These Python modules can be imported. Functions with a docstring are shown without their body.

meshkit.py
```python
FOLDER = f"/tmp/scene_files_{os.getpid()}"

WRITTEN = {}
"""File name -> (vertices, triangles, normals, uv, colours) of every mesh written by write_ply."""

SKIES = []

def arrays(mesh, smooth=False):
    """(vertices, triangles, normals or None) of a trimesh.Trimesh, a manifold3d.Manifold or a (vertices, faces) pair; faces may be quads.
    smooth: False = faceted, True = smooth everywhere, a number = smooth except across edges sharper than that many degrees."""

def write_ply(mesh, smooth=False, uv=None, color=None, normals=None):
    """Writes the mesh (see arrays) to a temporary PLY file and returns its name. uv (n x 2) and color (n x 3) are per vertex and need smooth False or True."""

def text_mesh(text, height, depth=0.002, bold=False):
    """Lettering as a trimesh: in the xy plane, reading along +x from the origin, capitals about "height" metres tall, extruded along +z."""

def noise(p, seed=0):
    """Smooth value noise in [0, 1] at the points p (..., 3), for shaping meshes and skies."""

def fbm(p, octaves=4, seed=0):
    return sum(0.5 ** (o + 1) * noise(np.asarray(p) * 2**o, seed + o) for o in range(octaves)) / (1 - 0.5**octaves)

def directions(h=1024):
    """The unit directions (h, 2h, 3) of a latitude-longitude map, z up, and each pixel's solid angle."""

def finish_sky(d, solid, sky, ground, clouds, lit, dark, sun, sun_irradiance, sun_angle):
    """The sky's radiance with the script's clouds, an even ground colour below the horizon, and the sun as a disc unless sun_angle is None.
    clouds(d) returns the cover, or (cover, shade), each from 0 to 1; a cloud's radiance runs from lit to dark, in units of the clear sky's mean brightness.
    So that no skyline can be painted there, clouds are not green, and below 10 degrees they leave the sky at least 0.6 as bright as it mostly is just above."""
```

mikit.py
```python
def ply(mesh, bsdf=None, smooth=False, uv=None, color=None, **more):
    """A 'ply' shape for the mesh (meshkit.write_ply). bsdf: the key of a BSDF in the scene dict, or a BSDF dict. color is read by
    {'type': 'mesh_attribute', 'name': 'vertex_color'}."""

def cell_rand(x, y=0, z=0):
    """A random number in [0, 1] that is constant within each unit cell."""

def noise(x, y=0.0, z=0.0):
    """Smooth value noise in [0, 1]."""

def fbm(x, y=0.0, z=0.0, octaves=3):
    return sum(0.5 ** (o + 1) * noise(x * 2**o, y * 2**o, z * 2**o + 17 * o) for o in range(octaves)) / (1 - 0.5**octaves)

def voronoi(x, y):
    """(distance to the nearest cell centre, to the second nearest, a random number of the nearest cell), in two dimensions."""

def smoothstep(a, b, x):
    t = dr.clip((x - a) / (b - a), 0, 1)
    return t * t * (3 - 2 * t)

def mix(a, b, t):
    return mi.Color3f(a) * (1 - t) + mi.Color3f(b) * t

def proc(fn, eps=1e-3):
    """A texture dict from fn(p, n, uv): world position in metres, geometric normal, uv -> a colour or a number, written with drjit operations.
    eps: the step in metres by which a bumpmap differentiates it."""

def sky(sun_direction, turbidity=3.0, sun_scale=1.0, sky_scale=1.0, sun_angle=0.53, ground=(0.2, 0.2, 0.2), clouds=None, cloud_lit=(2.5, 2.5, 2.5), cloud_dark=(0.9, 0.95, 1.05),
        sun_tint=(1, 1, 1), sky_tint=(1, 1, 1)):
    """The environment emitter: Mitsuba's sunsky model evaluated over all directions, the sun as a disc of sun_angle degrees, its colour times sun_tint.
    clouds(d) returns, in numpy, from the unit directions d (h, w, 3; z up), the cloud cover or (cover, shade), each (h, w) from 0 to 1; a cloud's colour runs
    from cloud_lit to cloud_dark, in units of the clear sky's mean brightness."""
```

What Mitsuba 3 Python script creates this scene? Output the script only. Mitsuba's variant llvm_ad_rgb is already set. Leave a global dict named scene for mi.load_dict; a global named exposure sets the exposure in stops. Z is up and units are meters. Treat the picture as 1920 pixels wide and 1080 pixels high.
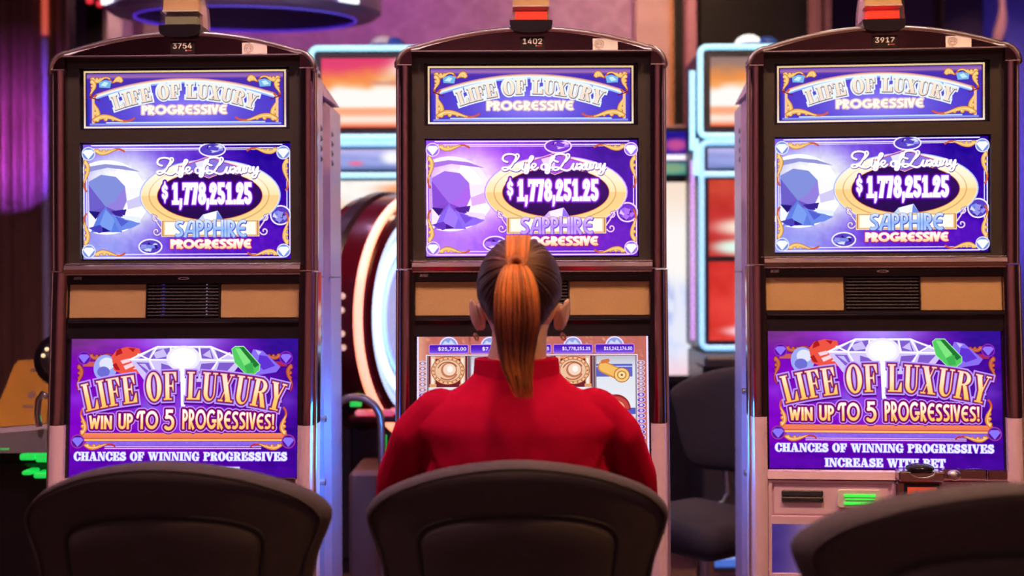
import math, random
import numpy as np, trimesh, shapely, manifold3d
import shapely.affinity as aff
from shapely.geometry import Polygon, LineString, Point, box
from shapely.ops import unary_union
import drjit as dr
import mitsuba as mi, mikit, meshkit

# ---------------------------------------------------------------- camera, light, exposure
T = mi.ScalarTransform4f
F, CAMZ = 2111.0, 1.24                     # focal length in pixels of a 1920 wide frame, eye height
PITCH, ROLL = math.radians(0.3), math.radians(-0.2055)
fwd = np.array([0, math.cos(PITCH), -math.sin(PITCH)])
rt0 = np.array([1.0, 0, 0]); up0 = np.cross(rt0, fwd)
rt = rt0 * math.cos(ROLL) + up0 * math.sin(ROLL)
up = up0 * math.cos(ROLL) - rt0 * math.sin(ROLL)
EYE = np.array([0, 0, CAMZ])
exposure = 0.0
scene, labels = {}, {}
scene['camera'] = {'type': 'thinlens', 'fov': math.degrees(2 * math.atan(960 / F)), 'aperture_radius': 0.009, 'focus_distance': 2.5,
                   'near_clip': 0.05, 'far_clip': 60.0, 'to_world': T().look_at(EYE.tolist(), (EYE + fwd).tolist(), up.tolist())}
# ceiling downlights: x, y, colour, radiance
CEIL = 3.6
DOWNLIGHTS = [(-1.25, 1.70, (1.0, .56, .58), 420), (0.12, 1.78, (1.0, .62, .48), 560), (1.55, 1.65, (1.0, .54, .17), 600),
              (-1.9, -2.2, (1.0, .52, .62), 190), (0.0, -2.4, (1.0, .58, .58), 170), (1.9, -2.2, (1.0, .56, .36), 190),
              (-1.35, 4.0, (.85, .5, 1.0), 180), (1.2, 4.2, (1.0, .6, .4), 140)]
# unseen wash spots towards the far end of the hall: x, y, z, target, colour, intensity
WASHERS = [(-1.2, 6.6, 3.5, (-1.3, 8.0, 2.9), (.70, .20, .74), 3.6), (0.35, 6.6, 3.5, (0.3, 8.0, 2.9), (.86, .34, .56), 2.6), (1.0, 6.6, 3.5, (1.15, 8.0, 2.9), (1.0, .6, .40), 3.6),
           (-3.3, 6.2, 1.75, (-3.14, 7.0, 2.12), (.40, .07, 1.0), 20, 30), (-2.45, 6.6, 3.4, (-2.62, 7.6, 2.75), (1.0, .62, .5), 3.0, 24), (3.0, 6.9, 3.4, (3.2, 7.4, 2.95), (1.0, .66, .62), 2.2, 26), (4.3, 7.0, 1.9, (3.75, 8.0, 2.0), (.26, .2, 1.0), 6.0)]  # the pale post and twisted column spots are added to brighten them

def lin(c, g=1.0):
    c = np.asarray(c, float) / 255.0
    return np.where(c <= 0.04045, c / 12.92, ((c + 0.055) / 1.055) ** 2.4) * g
def S(r, g, b, k=1.0): return [float(x) for x in lin((r, g, b), k)]
def rgb(c): return {'type': 'rgb', 'value': [float(x) for x in c]}
def bsdf(name, base, rough=.5, metal=0.0, two=True, bump=None, **more):
    b = {'type': 'principled', 'base_color': base if isinstance(base, dict) else rgb(base), 'roughness': rough, 'metallic': metal, **more}
    if bump is not None: b = {'type': 'bumpmap', 'arbitrary': mikit.proc(bump[0], bump[2] if len(bump) > 2 else 1e-3), 'scale': bump[1], 'bsdf': b}
    scene[name] = {'type': 'twosided', 'bsdf': b} if two else b
    return name
def number(key):
    if key not in USED: USED[key] = 0; return key
    USED[key] += 1
    return number(f'{key}_{USED[key]:03d}')
USED = {}
def label(key, text, cat=None, group=None, kind=None):
    d = {'label': text} if text else {}
    if cat: d['category'] = cat
    if group: d['group'] = group
    if kind: d['kind'] = kind
    labels[key] = d
def put(key, shape, tw=None, text=None, **over):
    """One entry of scene; numbered when the key is taken."""
    key = number(key)
    d = {**shape, **over}
    if tw is not None: d['to_world'] = tw
    scene[key] = d
    if text: label(key, text)
    return key
def thing(name, text, cat, group=None):
    key = number(name); label(key, text, cat, group); return key
def emit(c, w=None):
    e = {'type': 'area', 'radiance': rgb(c) if not isinstance(c, dict) else c}
    if w is not None: e['sampling_weight'] = w
    return e
VC = {'type': 'mesh_attribute', 'name': 'vertex_color'}

bsdf('m_black', (.012, .010, .012), .45)
bsdf('m_lamp_white', (.8, .8, .8), .4)
disc = trimesh.creation.cylinder(radius=.11, height=.01, sections=32)
ringm = trimesh.creation.annulus(r_min=.11, r_max=.145, height=.03, sections=32)
for x, y, c, e in DOWNLIGHTS:
    k = thing('ceiling_downlight', 'round recessed ceiling downlight above the row of slot machines', 'light', 'recessed ceiling downlights')
    put(k + '__diffuser', mikit.ply(disc, 'm_black', emitter=emit([v * e for v in c])), T().translate([x, y, CEIL - .012]))
    put(k + '__rim', mikit.ply(ringm, 'm_lamp_white', smooth=30), T().translate([x, y, CEIL - .015]))
# slim unseen ceiling strips, added for highlights on the chrome: y, colour
for y, c, tx in ((.35, (3.2, 2.2, 2.6), 'long slim pink light strip over the stools, added for chrome highlights'), (-2.9, (2.6, 1.5, 2.2), 'long slim pink light strip behind the viewer, added for chrome highlights')):
    k = thing('added_ceiling_strip', tx, 'light')
    put(k + '__diffuser', mikit.ply(trimesh.creation.box((8.4, .07, .02), trimesh.transformations.translation_matrix((0, y, CEIL - .03))), 'm_black', emitter=emit(c)))
    put(k + '__channel', mikit.ply(trimesh.creation.box((8.5, .11, .02), trimesh.transformations.translation_matrix((0, y, CEIL - .01))), 'm_lamp_white'))
for i, (x, y, z, t, c, e, *cut) in enumerate(WASHERS):
    scene[f'washer_light_{i}'] = {'type': 'spot', 'intensity': rgb([v * e for v in c]), 'cutoff_angle': float(*cut or [62]), 'beam_width': float(*cut or [90]) / 3,
                                  'to_world': T().look_at([x, y, z], list(t), [0, .1, 1])}

# ---------------------------------------------------------------- geometry helpers
def at(u, v, d):
    """The point of the photograph's pixel (u, v) on the upright plane y = d."""
    q = fwd + rt * ((u - 960) / F) + up * ((540 - v) / F)
    return EYE + q * (d / q[1])
def wx(u, d): return float(at(u, 540, d)[0])
def wz(v, d, u=960): return float(at(u, v, d)[2])
def cross2(a, b): return a[:, 0] * b[:, 1] - a[:, 1] * b[:, 0]
def cat_(ms): return trimesh.util.concatenate(ms)
def cbox(x0, x1, y0, y1, z0, z1, c=.003):
    """A box with chamfered edges."""
    c = min(c, .45 * min(x1 - x0, y1 - y0, z1 - z0))
    p = []
    for x, sx in ((x0, 1), (x1, -1)):
        for y, sy in ((y0, 1), (y1, -1)):
            for z, sz in ((z0, 1), (z1, -1)):
                p += [(x, y + sy * c, z + sz * c), (x + sx * c, y, z + sz * c), (x + sx * c, y + sy * c, z)]
    return trimesh.convex.convex_hull(np.array(p))
def polys(g):
    return [p for p in getattr(g, 'geoms', [g]) if p.geom_type == 'Polygon' and p.area > 1e-12]
def slab(g, y0, y1):
    """A polygon drawn in (x, z), as thick as from y0 to y1."""
    out = []
    for p in polys(g):
        m = trimesh.creation.extrude_polygon(p, y1 - y0, engine='earcut')
        v = m.vertices
        m.vertices = np.stack([v[:, 0], y1 - v[:, 2], v[:, 1]], 1)
        out.append(m)
    return cat_(out)
def prism(pts, z0, z1, n=1):
    """A profile in (x, y), upright from z0 to z1 in n steps."""
    pts = np.asarray(pts, float); k = len(pts)
    a = pts[:, 0] @ np.roll(pts[:, 1], -1) - pts[:, 1] @ np.roll(pts[:, 0], -1)
    if a < 0: pts = pts[::-1]
    zs = np.linspace(z0, z1, n + 1)
    v = np.vstack([np.column_stack([pts, np.full(k, z)]) for z in zs])
    f = []
    for j in range(n):
        for i in range(k):
            a, b = j * k + i, j * k + (i + 1) % k
            f += [(a, b, b + k), (a, b + k, a + k)]
    tri = trimesh.creation.triangulate_polygon(Polygon(pts), engine='earcut')
    tv, tf = tri
    d = np.linalg.norm(tv[:, None] - pts[None], axis=2).argmin(1)
    tf = d[tf]
    s = cross2(pts[tf[:, 1]] - pts[tf[:, 0]], pts[tf[:, 2]] - pts[tf[:, 0]])
    tf = np.where((s < 0)[:, None], tf[:, ::-1], tf)
    f = np.vstack([f, tf[:, ::-1], tf + n * k])
    return trimesh.Trimesh(v, f, process=False)
def tube(path, r, n=8, closed=False):
    """A tube along points; r a number or one per point."""
    p = np.asarray(path, float); m = len(p); r = np.broadcast_to(r, m)
    t = np.roll(p, -1, 0) - np.roll(p, 1, 0) if closed else np.gradient(p, axis=0)
    t /= np.linalg.norm(t, axis=1, keepdims=True) + 1e-12
    a = np.array([0, 0, 1.0]) if abs(t[0, 2]) < .9 else np.array([0, 1.0, 0])
    rings, u = [], a - t[0] * (a @ t[0])
    ang = np.arange(n) * 2 * np.pi / n
    for i in range(m):
        u = u - t[i] * (u @ t[i]); u /= np.linalg.norm(u)
        w = np.cross(t[i], u)
        rings.append(p[i] + r[i] * (np.cos(ang)[:, None] * u + np.sin(ang)[:, None] * w))
    v = np.vstack(rings); f = []
    for j in range(m if closed else m - 1):
        for i in range(n):
            a0, b0 = j * n + i, j * n + (i + 1) % n
            a1, b1 = ((j + 1) % m) * n + i, ((j + 1) % m) * n + (i + 1) % n
            f += [(a0, b0, b1), (a0, b1, a1)]
    if not closed:
        v = np.vstack([v, p[:1], p[-1:]])
        for i in range(n):
            f += [(m * n, (i + 1) % n, i), (m * n + 1, (m - 1) * n + i, (m - 1) * n + (i + 1) % n)]
    return trimesh.Trimesh(v, np.array(f), process=False)
def lathe(prof, n=32):
    """Profile (r, z) turned about the z axis."""
    prof = np.asarray(prof, float)
    return trimesh.creation.revolve(prof, sections=n)
def spline(pts, n=40, closed=False):
    from scipy.interpolate import CubicSpline
    p = np.asarray(pts, float)
    if closed: p = np.vstack([p, p[:1]])
    s = np.r_[0, np.cumsum(np.linalg.norm(np.diff(p, axis=0), axis=1) ** .5)]
    return CubicSpline(s, p, bc_type='periodic' if closed else 'natural')(np.linspace(0, s[-1], n))
def moved(m, dx=0, dy=0, dz=0, rx=0, ry=0, rz=0, s=1.0):
    m = m.copy()
    R = trimesh.transformations.euler_matrix(math.radians(rx), math.radians(ry), math.radians(rz))
    m.apply_scale(s); m.apply_transform(R); m.apply_translation([dx, dy, dz])
    return m
def tomesh(man):
    q = man.to_mesh()
    return trimesh.Trimesh(q.vert_properties[:, :3], q.tri_verts, process=False)
def ball(c, r, s=(1, 1, 1), n=20): return manifold3d.Manifold.sphere(r, n).scale(list(s)).translate([float(x) for x in c])
def bone(a, ra, b, rb, n=20): return manifold3d.Manifold.batch_hull([ball(a, ra, n=n), ball(b, rb, n=n)])
def chain(js, n=20): return [bone(a[0], a[1], b[0], b[1], n) for a, b in zip(js, js[1:])]
def union(ms): return manifold3d.Manifold.batch_boolean(ms, manifold3d.OpType.Add)
def soft(man, edge, it=10):
    m = tomesh(man.refine_to_length(edge))
    m.merge_vertices(); v0 = np.array(m.vertices); trimesh.smoothing.filter_taubin(m, iterations=it)
    v = np.array(m.vertices); bad = ~(np.linalg.norm(v - v0, axis=1) < .016); v[bad] = v0[bad]; m.vertices = v
    return m

def tinted(c, tint):
    w = tint[1] * np.clip(1.25 * (c[:, 2] - c[:, 0]) / np.maximum(c[:, 2], 1e-3) + .2, 0, 1)[:, None]
    return c * (1 - w) + (c.mean(1, keepdims=True) * .5 + c * .65) * lin(tint[0]) * w * 1.5
# ---------------------------------------------------------------- flat artwork: coloured shapes, each a hair in front of the one before
class Art:
    def __init__(s, x0, x1, y0, y1, W, H, dz=6e-5):
        s.f = (x0, x1, y0, y1, W, H); s.dz = dz; s.k = 0; s.V, s.Fc, s.C, s.n = [], [], [], 0
    def _add(s, xy, tri, col):
        x0, x1, y0, y1, W, H = s.f
        X = (xy[:, 0] - x0) / (x1 - x0) * W - W / 2; Z = H / 2 - (xy[:, 1] - y0) / (y1 - y0) * H
        tri = np.asarray(tri)
        a = np.stack([X, Z], 1)
        c = cross2(a[tri[:, 1]] - a[tri[:, 0]], a[tri[:, 2]] - a[tri[:, 0]])
        tri = np.where((c < 0)[:, None], tri[:, ::-1], tri)
        s.V.append(np.stack([X, np.full(len(X), -s.k * s.dz), Z], 1)); s.Fc.append(tri + s.n); s.C.append(col); s.n += len(X)
    def grid(s, nx, ny, fn, area=None):
        x0, x1, y0, y1 = area or s.f[:4]
        gx, gy = np.meshgrid(np.linspace(x0, x1, nx + 1), np.linspace(y0, y1, ny + 1))
        xy = np.stack([gx.ravel(), gy.ravel()], 1)
        i = np.arange((nx + 1) * ny).reshape(ny, nx + 1)[:, :-1].ravel()
        tri = np.vstack([np.stack([i, i + 1, i + nx + 2], 1), np.stack([i, i + nx + 2, i + nx + 1], 1)])
        s._add(xy, tri, lin(np.clip(fn(xy[:, 0], xy[:, 1]), 0, 255))); s.k += 1
    def fill(s, g, col, gain=1.0):
        """col: a colour 0-255, or a list of (y, colour) stops for a vertical gradient."""
        g = shapely.make_valid(g) if not g.is_valid else g
        x0, x1, y0, y1 = s.f[:4]
        g = g.intersection(box(x0, y0, x1, y1))
        if isinstance(col, list):
            ys = [q[0] for q in col]; cs = np.array([q[1] for q in col], float)
            bands = [(-1e4, ys[0])] + list(zip(ys, ys[1:])) + [(ys[-1], 1e4)]
            pieces = [p for a, b in bands for p in polys(g.intersection(box(-1e4, a, 1e4, b)))]
            fn = lambda xy: np.stack([np.interp(xy[:, 1], ys, cs[:, k]) for k in range(3)], 1)
        else:
            pieces = polys(g); fn = lambda xy: np.tile(np.asarray(col, float), (len(xy), 1))
        for p in pieces:
            v, f = trimesh.creation.triangulate_polygon(p, engine='earcut')
            if len(f): s._add(np.asarray(v, float), f, lin(fn(np.asarray(v, float)), gain))
        s.k += 1
    def mesh(s, tint=None, gain=1.0):
        c = np.vstack(s.C)
        if tint is not None: c = tinted(c, tint)
        return trimesh.Trimesh(np.vstack(s.V), np.vstack(s.Fc), process=False), c * gain
    def shape(s, tint=None, gain=1.0):
        m, c = s.mesh(tint, gain)
        return mikit.ply(m, 'm_screen', color=c, emitter=emit(VC, 0.0))
bsdf('m_screen', (.003, .003, .004), .2, specular=.2)
def smooth01(a, b, x): t = np.clip((x - a) / (b - a), 0, 1); return t * t * (3 - 2 * t)
def mixc(a, b, t): return np.asarray(a, float) * (1 - t[:, None]) + np.asarray(b, float) * t[:, None]
def noise2(x, y, sc, seed=0, oct=3): return meshkit.fbm(np.stack([x / sc, y / sc, np.zeros_like(x) + .5], -1), oct, seed)
def ell(cx, cy, rx, ry, n=48): a = np.linspace(0, 2 * np.pi, n, endpoint=False); return Polygon(np.stack([cx + rx * np.cos(a), cy + ry * np.sin(a)], 1))
def pg(*p): return Polygon(p).buffer(0)
def line(pts, w, cap='round'): return LineString(pts).buffer(w / 2, cap_style=cap, join_style='round', quad_segs=4)
def arcp(cx, cy, rx, ry, a0, a1, n=14): a = np.radians(np.linspace(a0, a1, n)); return np.stack([cx + rx * np.cos(a), cy + ry * np.sin(a)], 1)

# ---------------------------------------------------------------- lettering: letters one unit tall, y up
def slab_font():
    B = box; sw, h = .25, .075
    stem = lambda x=.09: B(x, 0, x + sw, 1)
    foot = lambda x0, x1: B(x0, 0, x1, h)
    head = lambda x0, x1: B(x0, 1 - h, x1, 1)
    tri = lambda *p: Polygon(p)
    g = {}
    g['I'] = unary_union([stem(), foot(0, .43), head(0, .43)]), .43
    g['L'] = unary_union([stem(), head(0, .43), foot(0, .74), tri((.74, 0), (.74, .36), (.67, .36), (.5, .05))]), .74
    fb = [stem(), head(0, .72), tri((.72, 1), (.72, .66), (.65, .66), (.5, .95)), B(.3, .46, .52, .54), tri((.56, .3), (.56, .7), (.5, .7), (.44, .5), (.5, .3))]
    g['F'] = unary_union(fb + [foot(0, .46)]), .72
    g['E'] = unary_union(fb + [foot(0, .76), tri((.76, 0), (.76, .36), (.69, .36), (.5, .05))]), .76
    g['O'] = ell(.42, .5, .42, .53).difference(ell(.42, .5, .15, .43)), .84
    u = unary_union([B(.09, .3, .72, 1), ell(.405, .3, .315, .32)]).difference(unary_union([B(.34, .3, .63, 1.1), ell(.485, .3, .145, .22)]))
    g['U'] = unary_union([u, head(0, .43), head(.53, .82)]), .82
    dk = lambda a, b: tri((a, 1), (a + .29, 1), (b + .29, 0), (b, 0))
    dn = lambda a, b: tri((a, 1), (a + .085, 1), (b + .085, 0), (b, 0))
    g['X'] = unary_union([dk(.05, .43), dn(.6, .1), head(0, .38), head(.5, .78), foot(0, .3), foot(.38, .8)]), .8
    bowl = lambda y, ry, rx=.4: unary_union([ell(.36, y, rx, ry), B(.2, y - ry, .36, y + ry)]).difference(unary_union([ell(.36, y, rx - .24, ry - .08), B(.2, y - ry + .08, .36, y + ry - .08)])).difference(B(-1, -1, .2, 2))
    pb = [stem(), bowl(.74, .26), head(0, .4)]
    g['P'] = unary_union(pb + [foot(0, .46)]), .76
    g['R'] = unary_union(pb + [foot(0, .44), tri((.36, .52), (.6, .5), (.84, 0), (.56, 0))]), .84
    g['B'] = unary_union([stem(), bowl(.75, .25, .38), bowl(.26, .26, .44), head(0, .4), foot(0, .4)]), .8
    g['Y'] = unary_union([tri((.04, 1), (.33, 1), (.55, .42), (.29, .42)), tri((.66, 1), (.74, 1), (.53, .42), (.42, .42)), B(.28, 0, .53, .46), head(0, .38), head(.55, .84), foot(.18, .64)]), .84
    ring = ell(.42, .5, .42, .53).difference(ell(.44, .5, .17, .44))
    g['C'] = unary_union([ring.difference(B(.5, .34, .9, .64)), tri((.66, .6), (.74, .6), (.74, 1.02), (.66, .92))]), .78
    g['G'] = unary_union([ring.difference(B(.5, .3, .9, .64)), tri((.66, .6), (.74, .6), (.74, 1.02), (.66, .92)), B(.52, 0, .76, .4), B(.44, .36, .84, .43)]), .86
    g['H'] = unary_union([stem(), B(.56, 0, .81, 1), B(.2, .46, .6, .54), head(0, .4), head(.48, .9), foot(0, .4), foot(.48, .9)]), .9
    g['A'] = unary_union([tri((.3, 1), (.58, 1), (.86, 0), (.58, 0)), tri((.36, 1), (.44, 1), (.16, 0), (.08, 0)), B(.2, .25, .64, .33), foot(0, .3), foot(.5, .94)]), .94
    g['N'] = unary_union([B(.1, 0, .19, 1), tri((.06, 1), (.34, 1), (.8, 0), (.6, 0)), B(.7, 0, .79, 1), head(0, .3), head(.6, .9), foot(0, .3)]), .9
    g['V'] = unary_union([tri((.04, 1), (.33, 1), (.55, 0), (.38, 0)), tri((.7, 1), (.78, 1), (.52, 0), (.42, 0)), head(0, .4), head(.6, .88)]), .88
    g['W'] = unary_union([tri((.04, 1), (.32, 1), (.5, 0), (.34, 0)), tri((.6, 1), (.68, 1), (.48, 0), (.4, 0)), tri((.5, 1), (.76, 1), (.92, 0), (.78, 0)), tri((1.06, 1), (1.14, 1), (.92, 0), (.82, 0)), head(0, .38), head(.46, .8), head(.96, 1.24)]), 1.24
    s1 = LineString(np.vstack([arcp(.36, .74, .22, .17, 10, 270, 16), arcp(.36, .27, .25, .19, 90, -170, 16)])).buffer(.1)
    g['S'] = unary_union([s1, B(.55, .62, .62, 1.0), B(.06, 0, .13, .4)]), .72
    g['T'] = unary_union([B(.27, 0, .52, 1), head(0, .79), tri((0, 1), (0, .64), (.07, .64), (.22, .95)), tri((.79, 1), (.79, .64), (.72, .64), (.57, .95)), foot(.17, .62)]), .79
    g[' '] = Polygon(), .38
    return g
def deco_font(w=.17):
    h = w / 2; g = {}
    L = lambda *p: LineString(p).buffer(h, cap_style='flat', join_style='mitre')
    A = lambda *a: LineString(arcp(*a)).buffer(h, cap_style='flat')
    t, b = 1 - h, h
    g['I'] = box(0, 0, w, 1), w
    g['P'] = unary_union([box(0, 0, w, 1), A(.16, .69, .24, .31 - h, -92, 92), box(h, t - h, .17, 1), box(h, .38 - .0, .17, .38 + w)]), .49
    g['R'] = unary_union([g['P'][0], L((.14, .42), (.44, 0))]), .53
    g['O'] = ell(.46, .5, .46, .5).difference(ell(.46, .5, .46 - w, .5 - w)), .92
    g['G'] = unary_union([A(.44, .5, .44 - h, .5 - h, 48, 330), L((.46, .42), (.86, .42)), ]), .86
    g['E'] = unary_union([A(.42, .5, .42 - h, .5 - h, 62, 298), L((h, .5), (.52, .5))]), .64
    g['S'] = unary_union([LineString(np.vstack([arcp(.33, .74, .24, .17, 40, 215, 12), [(.2, .58), (.38, .44)], arcp(.2, .27, .25, .19, 30, -130, 12)])).buffer(h, cap_style='flat')]), .56
    g['V'] = unary_union([L((h * .8, 1), (.3, .02)), L((.28, .02), (.52, 1))]), .6
    g['N'] = unary_union([box(0, 0, w, 1), box(.42, 0, .42 + w, 1), L((h, 1 - h), (.5, h))]), .42 + w
    g['W'] = unary_union([L((h, 1), (.24, .03)), L((.22, .03), (.42, .8)), L((.4, .8), (.6, .03)), L((.58, .03), (.76, 1))]), .84
    g['U'] = unary_union([box(0, .28, w, 1), box(.42, .28, .42 + w, 1), A((.42 + w) / 2, .3, (.42) / 2, .3 - h, 180, 360)]), .42 + w
    g['T'] = unary_union([box(.12, 0, .12 + w, 1), LineString(np.vstack([[(-.12, .66)], arcp(.1, .76, .18, .16, 170, 90), [(.36, .92)]])).buffer(h)]), .42
    g['A'] = unary_union([LineString(np.vstack([[(.02, 0), (.3, .8)], arcp(.46, .86, .15, .07, 150, 30, 5), [(.6, 0)]])).buffer(h, cap_style='flat'), L((.2, .34), (.6, .34))]), .68
    g['H'] = unary_union([box(0, 0, w, 1), box(.5, 0, .5 + w, 1), L((0, .5), (.66, .5))]), .5 + w
    g['5'] = unary_union([box(.06, .52, .06 + w * .9, 1), box(.06, 1 - w, .5, 1), LineString(np.vstack([[(.1, .6)], arcp(.24, .32, .27, .3, 88, -130, 18)])).buffer(h)]), .6
    g['!'] = unary_union([Polygon([(0, 1), (w * 1.15, 1), (w * .9, .28), (w * .25, .28)]), ell(w * .57, .1, .1, .1)]), w * 1.15
    g[' '] = Polygon(), .3
    return g
def digit_font():
    w = .21; h = w / 2; g = {}
    A = lambda pts, c='round': LineString(np.vstack(pts)).buffer(h, cap_style=c)
    g['1'] = unary_union([box(.14, 0, .14 + w * 1.1, 1), Polygon([(.16, 1), (.02, .86), (.02, .7), (.2, .78)]), box(0, 0, .5, .17)]), .5
    g['7'] = unary_union([box(0, .8, .54, 1), box(0, .68, .1, .9), Polygon([(.3, .86), (.54, .86), (.36, 0), (.1, 0)])]), .52
    g['8'] = unary_union([ell(.27, .74, .25, .27), ell(.27, .28, .28, .29)]).difference(unary_union([ell(.27, .75, .055, .1), ell(.27, .27, .06, .12)])), .55
    g['2'] = unary_union([A([[(.1, .66)], arcp(.26, .75, .16, .15, 170, -20, 10), [(.12, .16)]]), box(0, 0, .53, .2)]), .53
    g['5'] = unary_union([box(.02, .5, .02 + w, 1), box(.02, .81, .5, 1), A([[(.12, .55)], arcp(.24, .31, .18, .21, 70, -150, 14)])]), .54
    g[','] = Polygon([(0, .12), (.14, .12), (.14, -.08), (.05, -.24), (0, -.24)]).union(box(0, 0, .15, .26)), .15
    g['.'] = box(0, 0, .15, .2), .15
    s = LineString(np.vstack([arcp(.2, .67, .13, .14, 20, 260, 10), arcp(.2, .36, .14, .16, 90, -170, 10)])).buffer(.075)
    g['$'] = unary_union([s, Polygon([(.2, 1.06), (.26, .86), (.14, .86)]), Polygon([(.2, -.06), (.26, .16), (.14, .16)])]), .4
    g[' '] = Polygon(), .2
    return g
SLAB, DECO, DIGIT, DECO_THIN = slab_font(), deco_font(), digit_font(), deco_font(.14)
DECO_WIDE = deco_font(.2)
def setline(font, text, gap=.06):
    out, x = [], 0
    for ch in text:
        p, w = font[ch]
        out.append((aff.translate(p, x, 0), x, w)); x += w + gap
    return out, x - gap
def flat_text(font, text, x0, x1, yb, yt, gap=.06):
    """Lettering fitted into the box x0..x1, baseline yb, capitals up to yt (y down)."""
    ls, w = setline(font, text, gap)
    return unary_union([aff.affine_transform(p, [(x1 - x0) / w, 0, 0, -(yb - yt), x0, yb]) for p, _, _ in ls])
def arch_text(font, text, cx, cy, R, h, half, gap=.06):
    """Lettering on an arch: baseline radius R about (cx, cy), height h, spanning +-half degrees."""
    ls, w = setline(font, text, gap); out = []
    for p, x, cw in ls:
        if p.is_empty: continue
        a = ((x + cw / 2) / w * 2 - 1) * half
        k = 2 * math.radians(half) * R / w
        q = aff.affine_transform(p, [k, 0, 0, -h, -(x + cw / 2) * k, 0])
        q = aff.rotate(q, a, origin=(0, 0))
        r = math.radians(a)
        out.append(aff.translate(q, cx + R * math.sin(r), cy - R * math.cos(r)))
    return unary_union(out)
def plain_text(text, x0, x1, yb, yt, bold=True, italic=0):
    m = meshkit.text_mesh(text, 1.0, .01, bold)
    v = m.vertices; f = m.faces[np.all(v[m.faces][:, :, 2] > .005, axis=1)]
    g = unary_union([Polygon(v[t][:, :2]).buffer(1e-3) for t in f]).simplify(.006)
    a, b, c, d = g.bounds
    g = aff.affine_transform(g, [1, italic, 0, 1, 0, 0]) if italic else g
    a, b, c, d = g.bounds
    return aff.affine_transform(g, [(x1 - x0) / (c - a), 0, 0, -(yb - yt) / (d - b), x0 - a * (x1 - x0) / (c - a), yb + b * (yb - yt) / (d - b)])
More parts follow.
